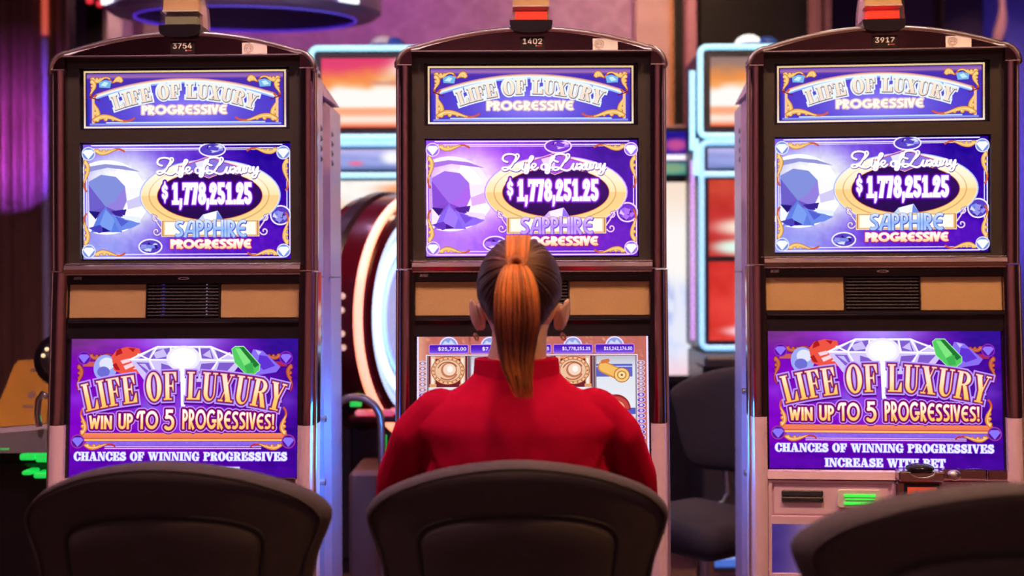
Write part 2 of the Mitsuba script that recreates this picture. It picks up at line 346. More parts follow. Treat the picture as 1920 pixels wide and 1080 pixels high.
def script_text(x0, x1, yb, yt):
    """The joined script line 'Life of Luxury'."""
    L = [(.22, .5), (.02, .62), (.06, .9), (.4, 1.0), (.66, .86), (.52, .45), (.3, .08), (.06, -.02), (-.02, .1), (.16, .17), (.45, .02), (.72, -.04), (.92, .14)]
    LL = [(.62, .93), (.72, 1.0), (.8, .88), (.6, .5)]
    i = [(0, .12), (.12, .4), (.08, .12), (.16, .0), (.3, .16)]
    f = [(0, .16), (.2, .5), (.34, .82), (.26, .86), (.14, .4), (.02, -.2), (-.08, -.16), (.06, .05), (.24, .16)]
    e = [(0, .14), (.18, .2), (.22, .36), (.1, .38), (.04, .14), (.16, .0), (.34, .14)]
    o = [(.2, .36), (.04, .3), (.04, .06), (.18, .02), (.26, .2), (.18, .36), (.34, .3)]
    u = [(0, .14), (.1, .38), (.06, .08), (.16, .02), (.28, .38), (.26, .06), (.38, .12)]
    x = [(0, .34), (.1, .38), (.2, .04), (.34, .06)]; x2 = [(.3, .38), (.02, .0)]
    r = [(0, .12), (.12, .44), (.2, .36), (.18, .08), (.32, .12)]
    y = [(0, .14), (.1, .38), (.08, .1), (.18, .06), (.3, .38), (.2, -.2), (.06, -.28), (.04, -.14), (.34, .1)]
    out = []
    def draw(st, ox, w=.078, s=1.0): out.append(LineString(spline(st, 40) * [s, s] + [ox, 0]).buffer(w / 2))
    draw(L, 0); draw(LL, 0, .055)
    draw(i, .88); draw(f, 1.16, .085); draw(e, 1.4)
    draw(o, 1.9); draw(f, 2.2, .085)
    draw(L, 2.5); draw(LL, 2.5, .055)
    draw(u, 3.4); draw(x, 3.76); draw(x2, 3.78, .08); draw(u, 4.08); draw(r, 4.44); draw(y, 4.74)
    out.append(Point(1.02, .52).buffer(.05))
    g = unary_union(out); a, b, c, d = g.bounds
    return aff.affine_transform(g, [(x1 - x0) / (c - a), 0, 0, -(yb - yt) / (d - b), x0 - a * (x1 - x0) / (c - a), yb + b * (yb - yt) / (d - b)])

# ---------------------------------------------------------------- the artwork on the screens (drawn in the photograph's pixels)
def ribbon(pts, w0, w1):
    p = spline(pts, 24); t = np.gradient(p, axis=0); t /= np.linalg.norm(t, axis=1, keepdims=True)
    n = np.stack([-t[:, 1], t[:, 0]], 1); w = np.interp(np.linspace(0, 1, 24), np.linspace(0, 1, len(w0 if hasattr(w0, '__len__') else [0, 1])), w0 if hasattr(w0, '__len__') else [w0, w1])[:, None] / 2
    return Polygon(np.vstack([p + n * w, (p - n * w)[::-1]])).buffer(0)
def flourish(a, o, d, s, Ln, H, gold=(244, 190, 100), dark=(180, 90, 40), lite=(255, 238, 170), tip=(225, 90, 60)):
    """An acanthus scroll from o along d (unit), swelling towards s (unit), length Ln, height H."""
    o, d, s = np.array(o, float), np.array(d, float), np.array(s, float)
    M = lambda t, q: tuple(o + d * t * Ln + s * q * H)
    body = ribbon([M(0, .1), M(.2, .75), M(.45, .6), M(.7, .05), M(.9, .12), M(1, .5)], [H * .5, H * .75, H * .6, H * .3, H * .2, H * .2], 0)
    leaves = [Point(M(.1, .25)).buffer(H * .32), Point(M(.3, .35)).buffer(H * .3), Point(M(.48, .3)).buffer(H * .24)]
    full = unary_union([body] + leaves)
    a.fill(full.buffer(H * .1), dark); a.fill(full, gold)
    a.fill(unary_union([ribbon([M(.03, .25), M(.2, .75), M(.42, .62), M(.66, .1)], H * .16, H * .08), Point(M(.1, .25)).buffer(H * .17), Point(M(.32, .38)).buffer(H * .12)]), lite)
    a.fill(ribbon([M(.72, .04), M(.9, .12), M(1, .5)], H * .2, H * .24), tip)
    a.fill(Point(M(.1, .25)).buffer(H * .07), dark)
def curl(pts_c, r, turns, a0, flip=1):
    t = np.linspace(0, 1, 26); a = math.radians(a0) + flip * turns * 2 * np.pi * t; q = r * (1 - .8 * t)
    return np.stack([pts_c[0] + q * np.cos(a), pts_c[1] + q * np.sin(a)], 1)
def gem_medal(a, cx, cy, r, ring, field, stone):
    a.fill(ell(cx, cy, r, r), ring); a.fill(ell(cx, cy, r * .86, r * .86), field)
    a.fill(pg((cx - r * .82, cy - r * .2), (cx - r * .5, cy - r * .55), (cx + r * .5, cy - r * .55), (cx + r * .82, cy - r * .2), (cx, cy + r * .8)), stone, 1.15)

def sign_art(W, H):
    a = Art(155, 536, 131, 239.4, W, H)
    def bg(x, y):
        c = mixc((74, 56, 202), (142, 124, 248), np.exp(-((x - 345) / 105) ** 2 - ((y - 205) / 40) ** 2))
        c = mixc(c, (40, 30, 150), smooth01(168, 157, x) + smooth01(524, 535, x))
        arc = 150 + (x - 345) ** 2 / 980.0
        c = mixc(c, (74, 46, 176), (y < arc).astype(float) * .9)
        c = mixc(c, (190, 130, 180), np.exp(-((y - 140.5) / 3.5) ** 2) * .9)
        return c
    a.grid(64, 30, bg)
    xs = np.linspace(176, 514, 40); top = 150 + (xs - 345) ** 2 / 980
    band = lambda d0, d1: Polygon(np.vstack([np.stack([xs, top + d0], 1), np.stack([xs, top + d1], 1)[::-1]]))
    a.fill(band(-5, -2.5), (222, 150, 150)); a.fill(band(-2.8, -.6), (255, 226, 190)); a.fill(band(-.8, 2.4), (250, 252, 255)); a.fill(band(2.2, 5.2), (150, 190, 255))
    a.fill(box(196, 227.5, 496, 230), (205, 225, 255)); a.fill(box(165, 230, 526, 233.5), (135, 150, 240))
    for m in (1, -1):
        X = lambda x: 345.5 + m * (x - 345.5)
        flourish(a, (X(168), 143), (m, 0), (0, 1), 36, 9, tip=(255, 214, 90)); flourish(a, (X(226), 152), (-m, 0), (0, -1), 22, 10)
        flourish(a, (X(167), 148), (0, 1), (m, 0), 36, 9, tip=(180, 50, 60)); flourish(a, (X(172), 226), (0, -1), (m, 0), 50, 11)
        a.fill(line([(X(172), 180), (X(172), 230)], 5, 'flat'), (250, 200, 150))
        flourish(a, (X(172), 226), (m, 0), (0, -1), 78, 11, tip=(215, 90, 100))
        a.fill(line([(X(165), 179), (X(174), 183), (X(184), 186)], 2.2), (120, 20, 50))
        a.fill(pg((X(183), 152), (X(195), 148), (X(207), 150), (X(204), 163), (X(184), 162)), (120, 185, 235))
        a.fill(pg((X(186), 158), (X(193), 151), (X(201), 153), (X(196), 160)), (205, 240, 255))
    t = arch_text(SLAB, 'LIFE OF LUXURY', 345.5, 155.0 + 424, 424 - 28, 27, 19.3, .05)
    a.fill(t.buffer(4.2, join_style='mitre', mitre_limit=2), (228, 240, 255), 1.1)
    a.fill(aff.translate(t, .4, 1.0).buffer(.9), (126, 114, 128)); a.fill(t, [(160, (255, 246, 226)), (186, (252, 226, 204)), (204, (255, 240, 222))])
    t = flat_text(DECO_WIDE, 'PROGRESSIVE', 264.5, 425, 213.5, 197, .04)
    a.fill(t.buffer(2.2), (236, 200, 226)); a.fill(t.buffer(1.1), (200, 120, 110)); a.fill(t.buffer(.5), (255, 246, 232), 1.1)
    fr = box(155, 131, 536, 239.4).difference(box(158.4, 134.4, 532.6, 236))
    a.fill(fr, [(133, (240, 205, 150)), (190, (236, 184, 150)), (238, (255, 236, 214))])
    a.fill(box(158.4, 134.4, 532.6, 236).difference(box(160.6, 136, 530.4, 235.2)), (28, 18, 70))
    return a

def jackpot_art(W, H):
    a = Art(154, 543.2, 271, 484, W, H)
    def bg(x, y):
        c = mixc((118, 62, 226), (54, 0, 172), smooth01(250, 520, x))
        c = mixc(c, (30, 0, 150), np.exp(-((x - 505) / 60) ** 2 - ((y - 290) / 42) ** 2) * .85)
        c = mixc(c, (104, 20, 205), np.exp(-((x - 480) / 80) ** 2 - ((y - 450) / 40) ** 2) * .7)
        c = mixc(c, (158, 158, 244), smooth01(330, 190, x) * smooth01(400, 470, y))
        c = mixc(c, (150, 170, 255), np.exp(-((x - 212) / 108) ** 2 - ((y - 366) / 92) ** 2) * .95)
        c = mixc(c, (255, 255, 255), np.exp(-(((x - 226) / 86) ** 2 + ((y - 362) / 76) ** 2) ** 2.2))
        c = c + (noise2(x, y, 9.0, 4)[:, None] - .5) * np.array([46, 46, 40])
        return c
    a.grid(96, 54, bg)
    # the large stone
    sw = lambda r0, r1, a0, a1: Polygon(np.vstack([arcp(198, 366, r0 * 1.12, r0, a0, a1, 30), arcp(198, 366, r1 * 1.12, r1, a0, a1, 30)[::-1]]))
    a.fill(sw(56, 72, 20, 128), (250, 252, 255), 1.3); a.fill(sw(38, 56, -70, 60), (255, 255, 255), 1.3); a.fill(sw(58, 66, -150, -20), (236, 248, 255), 1.2)
    a.fill(pg((163, 312), (196, 307), (232, 311), (262, 322), (200, 314), (163, 322)), (150, 150, 215))
    stone = [((164, 340), (188, 327), (216, 331), (233, 349), (214, 376), (196, 386), (166, 360), (132, 146, 224)), ((233, 349), (236, 376), (226, 398), (196, 386), (214, 376), (150, 130, 226)),
             ((164, 345), (166, 400), (196, 386), (180, 366), (110, 96, 206)), ((166, 396), (196, 386), (226, 398), (232, 404), (208, 410), (180, 408), (106, 88, 198)),
             ((164, 394), (186, 396), (176, 412), (30, 20, 120)), ((206, 395), (236, 391), (232, 404), (216, 404), (58, 34, 150)),
             ((162, 392), (186, 420), (163, 426), (250, 252, 255)), ((196, 386), (228, 434), (168, 434), (178, 412), (96, 128, 230)), ((196, 392), (214, 410), (206, 434), (180, 432), (124, 160, 244)),
             ((206, 400), (262, 418), (246, 426), (222, 432), (110, 140, 236)), ((228, 402), (262, 406), (262, 416), (232, 410), (236, 244, 255)), ((163, 426), (186, 420), (196, 432), (184, 436), (72, 66, 190)),
             ((190, 424), (206, 432), (190, 434), (40, 16, 140)), ((214, 404), (240, 414), (226, 424), (84, 96, 214)), ((236, 376), (262, 366), (264, 386), (238, 392), (214, 206, 250)), ((236, 352), (262, 352), (262, 366), (236, 374), (252, 252, 255))]
    for q in stone: a.fill(pg(*[p for p in q[:-1]]), q[-1])
    a.fill(box(155, 300, 163.5, 470), [(300, (120, 90, 220)), (400, (150, 140, 250)), (470, (130, 120, 240))])
    # border lines
    for v0, v1 in ((272.2, 274), (278.2, 280), (281.6, 282.6)): a.fill(box(170, v0, 528, v1), (252, 244, 255), 1.1)
    for v0, v1 in ((480.2, 482.4), (474.6, 476)): a.fill(box(170, v0, 528, v1), (246, 236, 255), 1.1)
    for x0, x1 in ((155.2, 157), (160.4, 162), (535, 536.6), (540, 542)): a.fill(box(x0, 290, x1, 468), (240, 232, 255), 1.1)
    # loose stones
    for cx, cy, rx, ry in ((397, 282, 25, 13), (280.5, 461, 22, 14), (524, 404, 19, 18)):
        a.fill(ell(cx, cy, rx + .6, ry + .6), (240, 236, 255), 1.1); a.fill(ell(cx, cy, rx - 2, ry - 2), (90, 60, 196))
        rng = random.Random(int(cx))
        for k in range(14):
            an = rng.random() * 6.28; q = rng.random() * .62; gx, gy = cx + rx * q * math.cos(an), cy + ry * q * math.sin(an); b = rng.random() * 6.28
            a.fill(pg(*[(gx + rx * .36 * math.cos(b + w), gy + ry * .34 * math.sin(b + w)) for w in (0, 1.7, 3.3, 4.6)]).intersection(ell(cx, cy, rx - 2.4, ry - 2.4)), rng.choice([(150, 150, 240), (90, 70, 200), (220, 228, 255), (40, 16, 130), (120, 140, 236)]))
    # the gold oval
    a.fill(ell(393, 367, 132, 67), (170, 190, 250)); a.fill(ell(393, 367, 130, 65.5), (250, 240, 236))
    a.fill(ell(393, 367, 128.5, 64), [(300, (255, 250, 236)), (345, (255, 238, 206)), (366, (255, 226, 170)), (368, (250, 206, 140)), (428, (252, 214, 140))], 1.1)
    a.fill(ell(391, 367, 113, 55).difference(ell(391, 366, 111, 53.6)), (226, 176, 110))
    a.fill(ell(392.5, 367.5, 99, 45.5), (226, 116, 60))
    a.fill(pg((430, 333), (450, 327), (456, 338)), (90, 30, 110))
    def dark(x, y): return mixc((38, 6, 78), (86, 0, 168), np.exp(-((x - 388) / 80) ** 2 - ((y - 362) / 20) ** 2))
    g = ell(392.5, 367.5, 97.6, 44.2, 72)
    bands = [p for k in range(20) for p in polys(g.intersection(box(280, 322 + k * 4.6, 500, 326.6 + k * 4.6)))]
    for p in bands:
        for q in [h for j in range(12) for h in polys(p.intersection(box(290 + j * 17.2, 300, 307.2 + j * 17.2, 460)))]:
            v, f = trimesh.creation.triangulate_polygon(q, engine='earcut'); v = np.asarray(v, float)
            if len(f): a._add(v, f, lin(dark(v[:, 0], v[:, 1])))
    a.k += 1
    t = unary_union([flat_text(DIGIT, '$', 304, 313.5, 378, 343, .05), flat_text(DIGIT, '1,778,251.25', 322.5, 471, 383.2, 343.5, .07)])
    for k, c in ((4.2, (70, 0, 150)), (2.8, (120, 20, 206)), (1.7, (176, 110, 246))): a.fill(t.buffer(k), c)
    a.fill(aff.translate(t, 0, 1.5), (120, 90, 150)); a.fill(t.buffer(.35), (255, 255, 255), 1.5)
    # plate and script
    dia = pg((334, 313), (390, 294.5), (448, 313), (391, 335.5))
    a.fill(dia, (255, 190, 190)); a.fill(dia.buffer(-1.3), (170, 60, 190)); a.fill(dia.buffer(-2.8), (140, 120, 226))
    a.fill(pg((366, 306), (390, 300), (392, 330), (372, 322)), (240, 236, 255))
    t = script_text(293, 485.5, 335.5, 295.5)
    a.fill(aff.translate(t.buffer(1.0), .6, 1.2), (96, 50, 150)); a.fill(t.buffer(.45), (255, 250, 255), 1.3)
    # crystal, banner
    a.fill(pg((370, 413), (380, 402), (407, 395), (416, 409), (414, 424), (372, 424)), (200, 216, 252)); a.fill(pg((380, 403), (406, 396), (404, 414), (384, 414)), (244, 250, 255), 1.1); a.fill(pg((406, 396), (416, 409), (412, 420), (404, 414)), (110, 140, 230))
    for m in (1, -1):
        X = lambda x: 393.5 + m * (x - 393.5)
        for c, w in (((90, 50, 160), 4), ((250, 228, 255), 2.2)):
            a.fill(unary_union([line([(X(p[0]), p[1]) for p in curl((291, 407), 7, .8, 60)], w), line([(X(p[0]), p[1]) for p in curl((293, 433), 8, 1.0, 20)], w), line([(X(286), 402), (X(295), 418), (X(302), 428)], w)]), c)
    bn = box(302, 412, 485, 443)
    a.fill(bn, (255, 226, 180)); a.fill(box(303.6, 413.6, 483.4, 441.4), (196, 130, 70)); a.fill(box(306, 414.6, 481, 440.6), (250, 206, 150)); a.fill(box(309, 416, 478, 439), (255, 248, 232), 1.1)
    t = flat_text(DECO_THIN, 'SAPPHIRE', 327.5, 461.5, 443.5, 412.5, .06)
    a.fill(aff.translate(t, .6, 1).buffer(1.6), (84, 84, 200)); a.fill(t.buffer(1.0), (86, 110, 216)); a.fill(t.buffer(.25), [(413, (226, 240, 255)), (430, (150, 190, 255)), (443, (180, 210, 255))])
    t = flat_text(DECO_WIDE, 'PROGRESSIVE', 319.5, 470, 464.5, 448.5, .03)
    a.fill(t.buffer(2.6), (150, 20, 150)); a.fill(t.buffer(1.6), (240, 90, 120)); a.fill(t.buffer(.6), [(447, (255, 250, 255)), (456, (255, 244, 226)), (465, (255, 206, 150))], 1.1)
    for m in (1, -1):
        X = lambda x: 348.6 + m * (x - 348.6)
        for yy, s in ((288.5, 1), (469.5, -1)):
            flourish(a, (X(178), yy - s * 8), (m, 0), (0, s), 56, 9); flourish(a, (X(158), yy + s * 12), (0, s), (m, 0), 58, 9)
            gem_medal(a, X(166.5), yy, 12.8, (236, 236, 255), (120, 150, 226), (255, 255, 255))
    return a

def attract_art(W, H):
    a = Art(128, 559.5, 631.7, 894, W, H)
    def bg(x, y):
        c = mixc((128, 0, 196), (64, 0, 150), smooth01(280, 560, x))
        c = mixc(c, (122, 48, 140), smooth01(300, 150, x) * smooth01(690, 640, y))
        c = mixc(c, (50, 14, 150), smooth01(430, 540, x) * smooth01(700, 640, y))
        c = mixc(c, (176, 140, 255), np.exp(-((x - 340) / 90) ** 2 - ((y - 640) / 22) ** 2))
        for gx, gy, sx, sy, k in ((280, 770, 30, 28, .8), (345, 770, 34, 50, .6), (215, 760, 60, 22, .3), (420, 740, 90, 50, .2), (140, 745, 20, 18, .3), (535, 750, 26, 22, .35)):
            c = mixc(c, (150, 110, 246), np.exp(-((x - gx) / sx) ** 2 - ((y - gy) / sy) ** 2) * k)
        c = mixc(c, (62, 0, 150), smooth01(842, 856, y) * .6)
        n = noise2(x, y * 2.4, 34.0, 9)
        return c + (n[:, None] - .5) * np.array([56, 10, 60])
    a.grid(96, 58, bg)
    dim = dict(gold=(190, 90, 60), dark=(110, 20, 60), lite=(226, 130, 80), tip=(200, 60, 70))
    for m in (1, -1):
        X = lambda x: 344 + m * (x - 344)
        a.fill(box(*sorted((X(150), X(190)))[:1], 678, sorted((X(150), X(190)))[1], 687), (206, 92, 86) if m > 0 else (170, 40, 90))
        flourish(a, (X(162), 664), (m, 0), (0, 1), 46, 9, **dim); flourish(a, (X(140), 684), (0, 1), (m, 0), 50, 10, **dim)
        gem_medal(a, X(152), 671, 12.5, (150, 40, 190), (90, 10, 160), (140, 110, 250))
    # stones behind the title
    a.fill(ell(193, 690, 22, 25), (160, 170, 246)); a.fill(ell(196, 682, 14, 12), (228, 232, 255)); a.fill(ell(190, 697, 12, 10), (110, 110, 214))
    a.fill(pg((205, 668), (215, 655), (234, 650), (258, 653), (262, 668), (276, 700), (228, 702), (210, 694)), (240, 84, 66))
    for q in (((214, 657), (222, 652), (226, 662), (212, 668)), ((236, 652), (250, 653), (246, 660)), ((207, 684), (214, 680), (222, 694), (214, 694))): a.fill(pg(*q), (176, 24, 30))
    for q in (((222, 676), (238, 672), (241, 678), (226, 682)), ((228, 686), (244, 680), (248, 686), (232, 693)), ((246, 692), (256, 684), (262, 692))): a.fill(pg(*q), (255, 214, 226))
    a.fill(pg((474, 655), (492, 658), (526, 688), (518, 698), (480, 704), (460, 690)), (140, 110, 246)); a.fill(pg((486, 666), (500, 668), (516, 686), (494, 694), (482, 684)), (96, 50, 214)); a.fill(pg((478, 656), (490, 660), (484, 666)), (206, 196, 255))
    dia = pg((240, 674), (256, 664), (292, 649.5), (394, 649.5), (430, 662), (455, 676), (436, 700), (420, 716), (270, 716))
    a.fill(dia, (214, 200, 255))
    for q in (((256, 672), (284, 655), (276, 672)), ((288, 656), (316, 652), (314, 673), (278, 673)), ((374, 653), (392, 653), (400, 673), (376, 672)), ((402, 656), (424, 664), (416, 673), (408, 673)), ((350, 653), (370, 653), (371, 664)),
              ((252, 679), (276, 680), (288, 706), (272, 700)), ((300, 681), (330, 690), (326, 712), (300, 708)), ((376, 682), (404, 680), (384, 706), (372, 700)), ((410, 680), (440, 680), (420, 702), (402, 704))): a.fill(pg(*q), (128, 92, 206))
    for q in (((284, 662), (304, 654), (312, 668), (290, 672)), ((378, 666), (392, 656), (396, 672)), ((258, 682), (270, 682), (280, 698))): a.fill(pg(*q), (206, 192, 250))
    for p in (((240, 674), (455, 676)), ((292, 650), (277, 674), (300, 716)), ((394, 650), (408, 675), (384, 716)), ((318, 650), (316, 674)), ((371, 650), (376, 674)), ((240, 674), (292, 650), (394, 650), (455, 676)), ((256, 664), (277, 674)), ((430, 662), (408, 675))): a.fill(line(p, 2.6), (255, 252, 255), 1.2)
    for k, c in ((1.0, (226, 220, 255)), (.8, (244, 242, 255)), (.62, (255, 255, 255))): a.fill(ell(342, 672, 32 * k, 24 * k), c, 1.2)
    a.fill(pg((336, 660), (350, 660), (347, 760), (343, 776), (339, 760)), (250, 250, 255), 1.1)
    em = pg((434, 655), (440, 650), (456, 650), (487, 684), (486, 694), (476, 702), (462, 702), (440, 680))
    a.fill(em.buffer(1), (190, 250, 200)); a.fill(em, (84, 206, 100)); a.fill(pg((448, 651), (456, 651), (486, 684), (478, 690)), (28, 120, 50)); a.fill(pg((440, 653), (450, 654), (470, 678), (458, 686)), (130, 234, 130)); a.fill(pg((458, 686), (474, 680), (476, 698), (464, 700)), (60, 180, 80))
    # bands
    a.fill(box(150, 811.5, 540, 826.6), [(812, (250, 140, 84)), (819, (240, 120, 96)), (826, (255, 150, 86))]); a.fill(box(150, 821, 540, 822), (140, 40, 70)); a.fill(box(150, 823, 540, 826), (255, 190, 100))
    a.grid(120, 3, lambda x, y: mixc((120, 74, 220), (160, 130, 250), noise2(x, y, 3.0, 3)), (160, 530, 827.6, 835))
    for v in (836, 839.4): a.fill(box(196, v, 492, v + 1.8), (240, 190, 255))
    for m in (1, -1):
        X = lambda x: 344 + m * (x - 344)
        flourish(a, (X(150), 814), (0, -1), (m, 0), 50, 10, gold=(240, 150, 70), tip=(230, 70, 60)); flourish(a, (X(158), 832), (m, 0), (0, 1), 58, 9, gold=(236, 150, 76), tip=(200, 30, 70))
        gem_medal(a, X(145), 827, 13, (170, 60, 150), (80, 20, 150), (132, 110, 250))
    t = arch_text(SLAB, 'LIFE OF LUXURY', 344.5, 696.5 + 800, 800 - 53, 53, 14.3, .05)
    a.fill(aff.translate(t, 1, 4).buffer(5, join_style='mitre', mitre_limit=2), (84, 0, 140))
    a.fill(t.buffer(5.2, join_style='mitre', mitre_limit=2), (206, 160, 255)); a.fill(t.buffer(3.2, join_style='mitre', mitre_limit=2), (140, 116, 250)); a.fill(t.buffer(2.2, join_style='mitre', mitre_limit=2), (110, 10, 100))
    a.fill(t.buffer(.6), (190, 70, 80)); a.fill(t.buffer(-.8), [(700, (255, 222, 214)), (726, (255, 240, 206)), (748, (255, 212, 120)), (772, (255, 196, 92))])
    words = [('WIN', 166, 209.5, 25), ('UP', 222, 249.5, 29), ('TO', 261, 297, 34), ('5', 309.5, 328, 36.5), ('PROGRESSIVES!', 343, 516, 37)]
    t = []
    for wd, x0, x1, h in words:
        q = flat_text(DECO, wd, x0, x1, 804, 804 - h, .07)
        if len(wd) > 5: q = shapely.transform(shapely.segmentize(q, 3), lambda p: np.stack([p[:, 0], 804 + (p[:, 1] - 804) * np.interp(p[:, 0], [343, 400, 516], [1, .98, .74])], 1))
        t.append(q)
    t = unary_union(t)
    a.fill(aff.translate(t, 0, 3).buffer(4.5), (110, 0, 130)); a.fill(t.buffer(5.6), (206, 150, 255)); a.fill(t.buffer(3.8), (110, 0, 120)); a.fill(t.buffer(1), (190, 60, 40)); a.fill(t, [(768, (255, 250, 255)), (784, (255, 240, 214)), (796, (255, 196, 110)), (804, (255, 210, 120))], 1.05)
    for s, x0, x1, v in (('CHANCES OF WINNING PROGRESSIVES', 139, 541, 862.5), ('INCREASE WITH BET', 231, 452, 890)):
        t = flat_text(SLAB, s, x0, x1, v, v - 15.5, .05)
        a.fill(t.buffer(2), (96, 30, 190)); a.fill(t.buffer(1), (170, 120, 246)); a.fill(t.buffer(.3), (222, 232, 255), 1.15)
    a.fill(plain_text('ClassicRSVM', 472, 514, 896, 891), (226, 216, 250))
    return a

def reel_art(W, H):
    a = Art(780.5, 1215.5, 628, 892, W, H)
    def bg(x, y):
        c = mixc((206, 120, 110), (190, 96, 84), noise2(x, y, 6.0, 2))
        c = mixc(c, (236, 190, 130), smooth01(.62, .8, noise2(x, y, 3.2, 5, 2)) * .8)
        c = mixc(c, (255, 206, 170), smooth01(806, 784, x) * smooth01(800, 720, y) * .5)
        return mixc(c, (236, 130, 110), smooth01(836, 880, y) * .6)
    a.grid(110, 60, bg)
    fr = box(780.5, 628, 1215.5, 892).difference(box(783.4, 630.4, 1212.4, 890).buffer(0))
    a.fill(fr, (232, 216, 255), 1.1)
    cols = [(800, 877), (879.5, 955), (957, 1033), (1035, 1112), (1114.5, 1193)]
    pills = [(803, 877, '$25,723.00'), (881, 955, '$7,513.46'), (959, 1033, '$112,905.75'), (1037, 1111, '$1,778,251.25'), (1116, 1189.5, '$15,242,176.50')]
    for x0, x1, tx in pills:
        cx = (x0 + x1) / 2
        for r, c in ((19, (200, 130, 170)), (17.5, (250, 240, 255)), (15.5, (150, 160, 226))): a.fill(ell(cx, 649, r, r).intersection(box(x0, 600, x1, 649)), c)
        a.fill(pg((cx - 13, 647), (cx - 7, 639), (cx, 643), (cx + 4, 637), (cx + 13, 647)), (206, 222, 250))
        p = box(x0, 646.5, x1, 663); a.fill(box(x0 + 3, 649, x1 - 3, 660).buffer(3.4), (210, 150, 240)); a.fill(box(x0 + 3, 649, x1 - 3, 660).buffer(2.2), [(648, (74, 20, 190)), (655, (90, 40, 200)), (662, (130, 90, 240))])
        w = min(52, 5.2 * len(tx)); a.fill(plain_text(tx, x1 - 5 - w, x1 - 4, 658.6, 650.2), (250, 240, 255), 1.1)
    a.fill(box(797, 665, 1196, 862), (240, 226, 246)); a.fill(box(799, 667, 1194, 860), (110, 60, 70))
    def coin(cx, cy):
        a.fill(ell(cx, cy, 31.5, 26.5), (150, 70, 50)); a.fill(ell(cx, cy, 30, 25.3), (244, 190, 140)); a.fill(ell(cx, cy, 25, 21), (150, 76, 60)); a.fill(ell(cx, cy, 24, 20), (240, 196, 160))
        for k in range(20):
            an = k * math.pi / 10; a.fill(ell(cx + 27.5 * math.cos(an), cy + 23 * math.sin(an), 1.8, 1.8, 8), (190, 110, 80))
        a.fill(ell(cx + 2, cy - 1, 15, 14), (196, 120, 90)); a.fill(ell(cx + 3, cy - 2, 12, 11), (248, 216, 190)); a.fill(ell(cx + 4, cy - 3, 5.5, 6), (255, 246, 240)); a.fill(line(arcp(cx, cy, 19, 16, 200, 330, 10), 2), (160, 80, 60)); a.fill(line(arcp(cx - 1, cy + 2, 18, 15, 20, 130, 10), 3), (190, 110, 76))
    def pillars(x0, x1, y0, y1):
        a.fill(box(x0, y0, x1, y1), (110, 30, 44)); a.fill(box(x0 + 4, y0, x1 - 4, y0 + 5), (236, 150, 110))
        for q in (x0 + 4, x1 - 13):
            a.fill(box(q, y0, q + 9, y1), (236, 190, 160)); a.fill(box(q + 2, y0 + 4, q + 6, y1 - 6), (255, 240, 226)); a.fill(box(q - 2, y1 - 6, q + 11, y1), (226, 160, 110))
    def scroll(cx, cy):
        a.fill(box(cx - 34, cy - 8, cx + 34, cy + 16), (96, 100, 196)); a.fill(box(cx - 34, cy - 4, cx + 34, cy - 2), (190, 200, 250))
        a.fill(line([(cx - 20, cy - 2), (cx + 14, cy + 14)], 22), (214, 140, 60)); a.fill(line([(cx - 20, cy - 2), (cx + 12, cy + 12)], 17), (246, 190, 100)); a.fill(line([(cx - 22, cy - 12), (cx - 12, cy - 14)], 7), (216, 120, 70))
        a.fill(ell(cx + 14, cy + 13, 15, 14), (176, 96, 40)); a.fill(ell(cx + 14, cy + 13, 13.4, 12.5), (248, 206, 130)); a.fill(ell(cx + 14, cy + 13, 9, 8.4), (206, 130, 60)); a.fill(ell(cx + 14, cy + 13, 6.5, 6), (255, 226, 160)); a.fill(ell(cx + 14, cy + 13, 2.2, 2.2), (150, 70, 30))
    def dome(cx, cy):
        a.fill(box(cx - 36, cy + 6, cx + 36, cy + 18), (90, 90, 190)); a.fill(ell(cx, cy + 8, 27, 27).intersection(box(0, 0, 3000, cy + 10)), (150, 40, 44)); a.fill(ell(cx, cy + 8, 24, 23).intersection(box(0, 0, 3000, cy + 8)), (200, 70, 66))
        a.fill(ell(cx, cy + 8, 16, 15).intersection(box(0, 0, 3000, cy + 8)), (250, 206, 150))
    def ring(cx, cy):
        a.fill(ell(cx, cy, 22, 20), (206, 190, 150)); a.fill(ell(cx, cy, 15, 13), (120, 140, 210)); a.fill(ell(cx, cy - 16, 9, 9), (236, 244, 255))
    kinds = [('c', 'r', 's'), ('r', 's', 'd'), ('s', 'd', 'c'), ('c', 'd', 'r'), ('s', 'd', 's')]
    for (x0, x1), ks in zip(cols, kinds):
        a.fill(box(x0, 668, x1, 858), [(668, (190, 190, 206)), (690, (226, 230, 240)), (760, (236, 238, 246)), (858, (196, 200, 216))])
        for x in (x0, x1 - 3): a.fill(box(x, 668, x + 3, 858), (150, 140, 150))
        for r, k in enumerate(ks):
            y0 = 668 + r * 62; cx, cy = (x0 + x1) / 2, y0 + 29
            if k == 'c': pillars(x0 + 2, x1 - 2, y0, y0 + 58); coin(cx, cy - 2)
            elif k == 's': scroll(cx - 3, cy - 6)
            elif k == 'd': dome(cx, cy)
            else: ring(cx, cy)
    for x in (791.5, 1200):
        for k in range(16):
            y = 681 + k * 9.9
            a.fill(ell(x, y, 8, 4.6, 20), (236, 220, 255)); a.fill(ell(x, y, 6.8, 3.6, 20), (116, 70, 190) if k > 5 else (170, 120, 130)); a.fill(ell(x, y, 3, 2.4, 12), (220, 206, 240))
    a.fill(box(800, 862, 1194, 886), (150, 60, 70)); a.fill(box(803, 865, 1190, 883), (90, 30, 120))
    for k in range(5): a.fill(box(808 + k * 77, 867, 876 + k * 77, 881), (60, 20, 110)); 
    return a

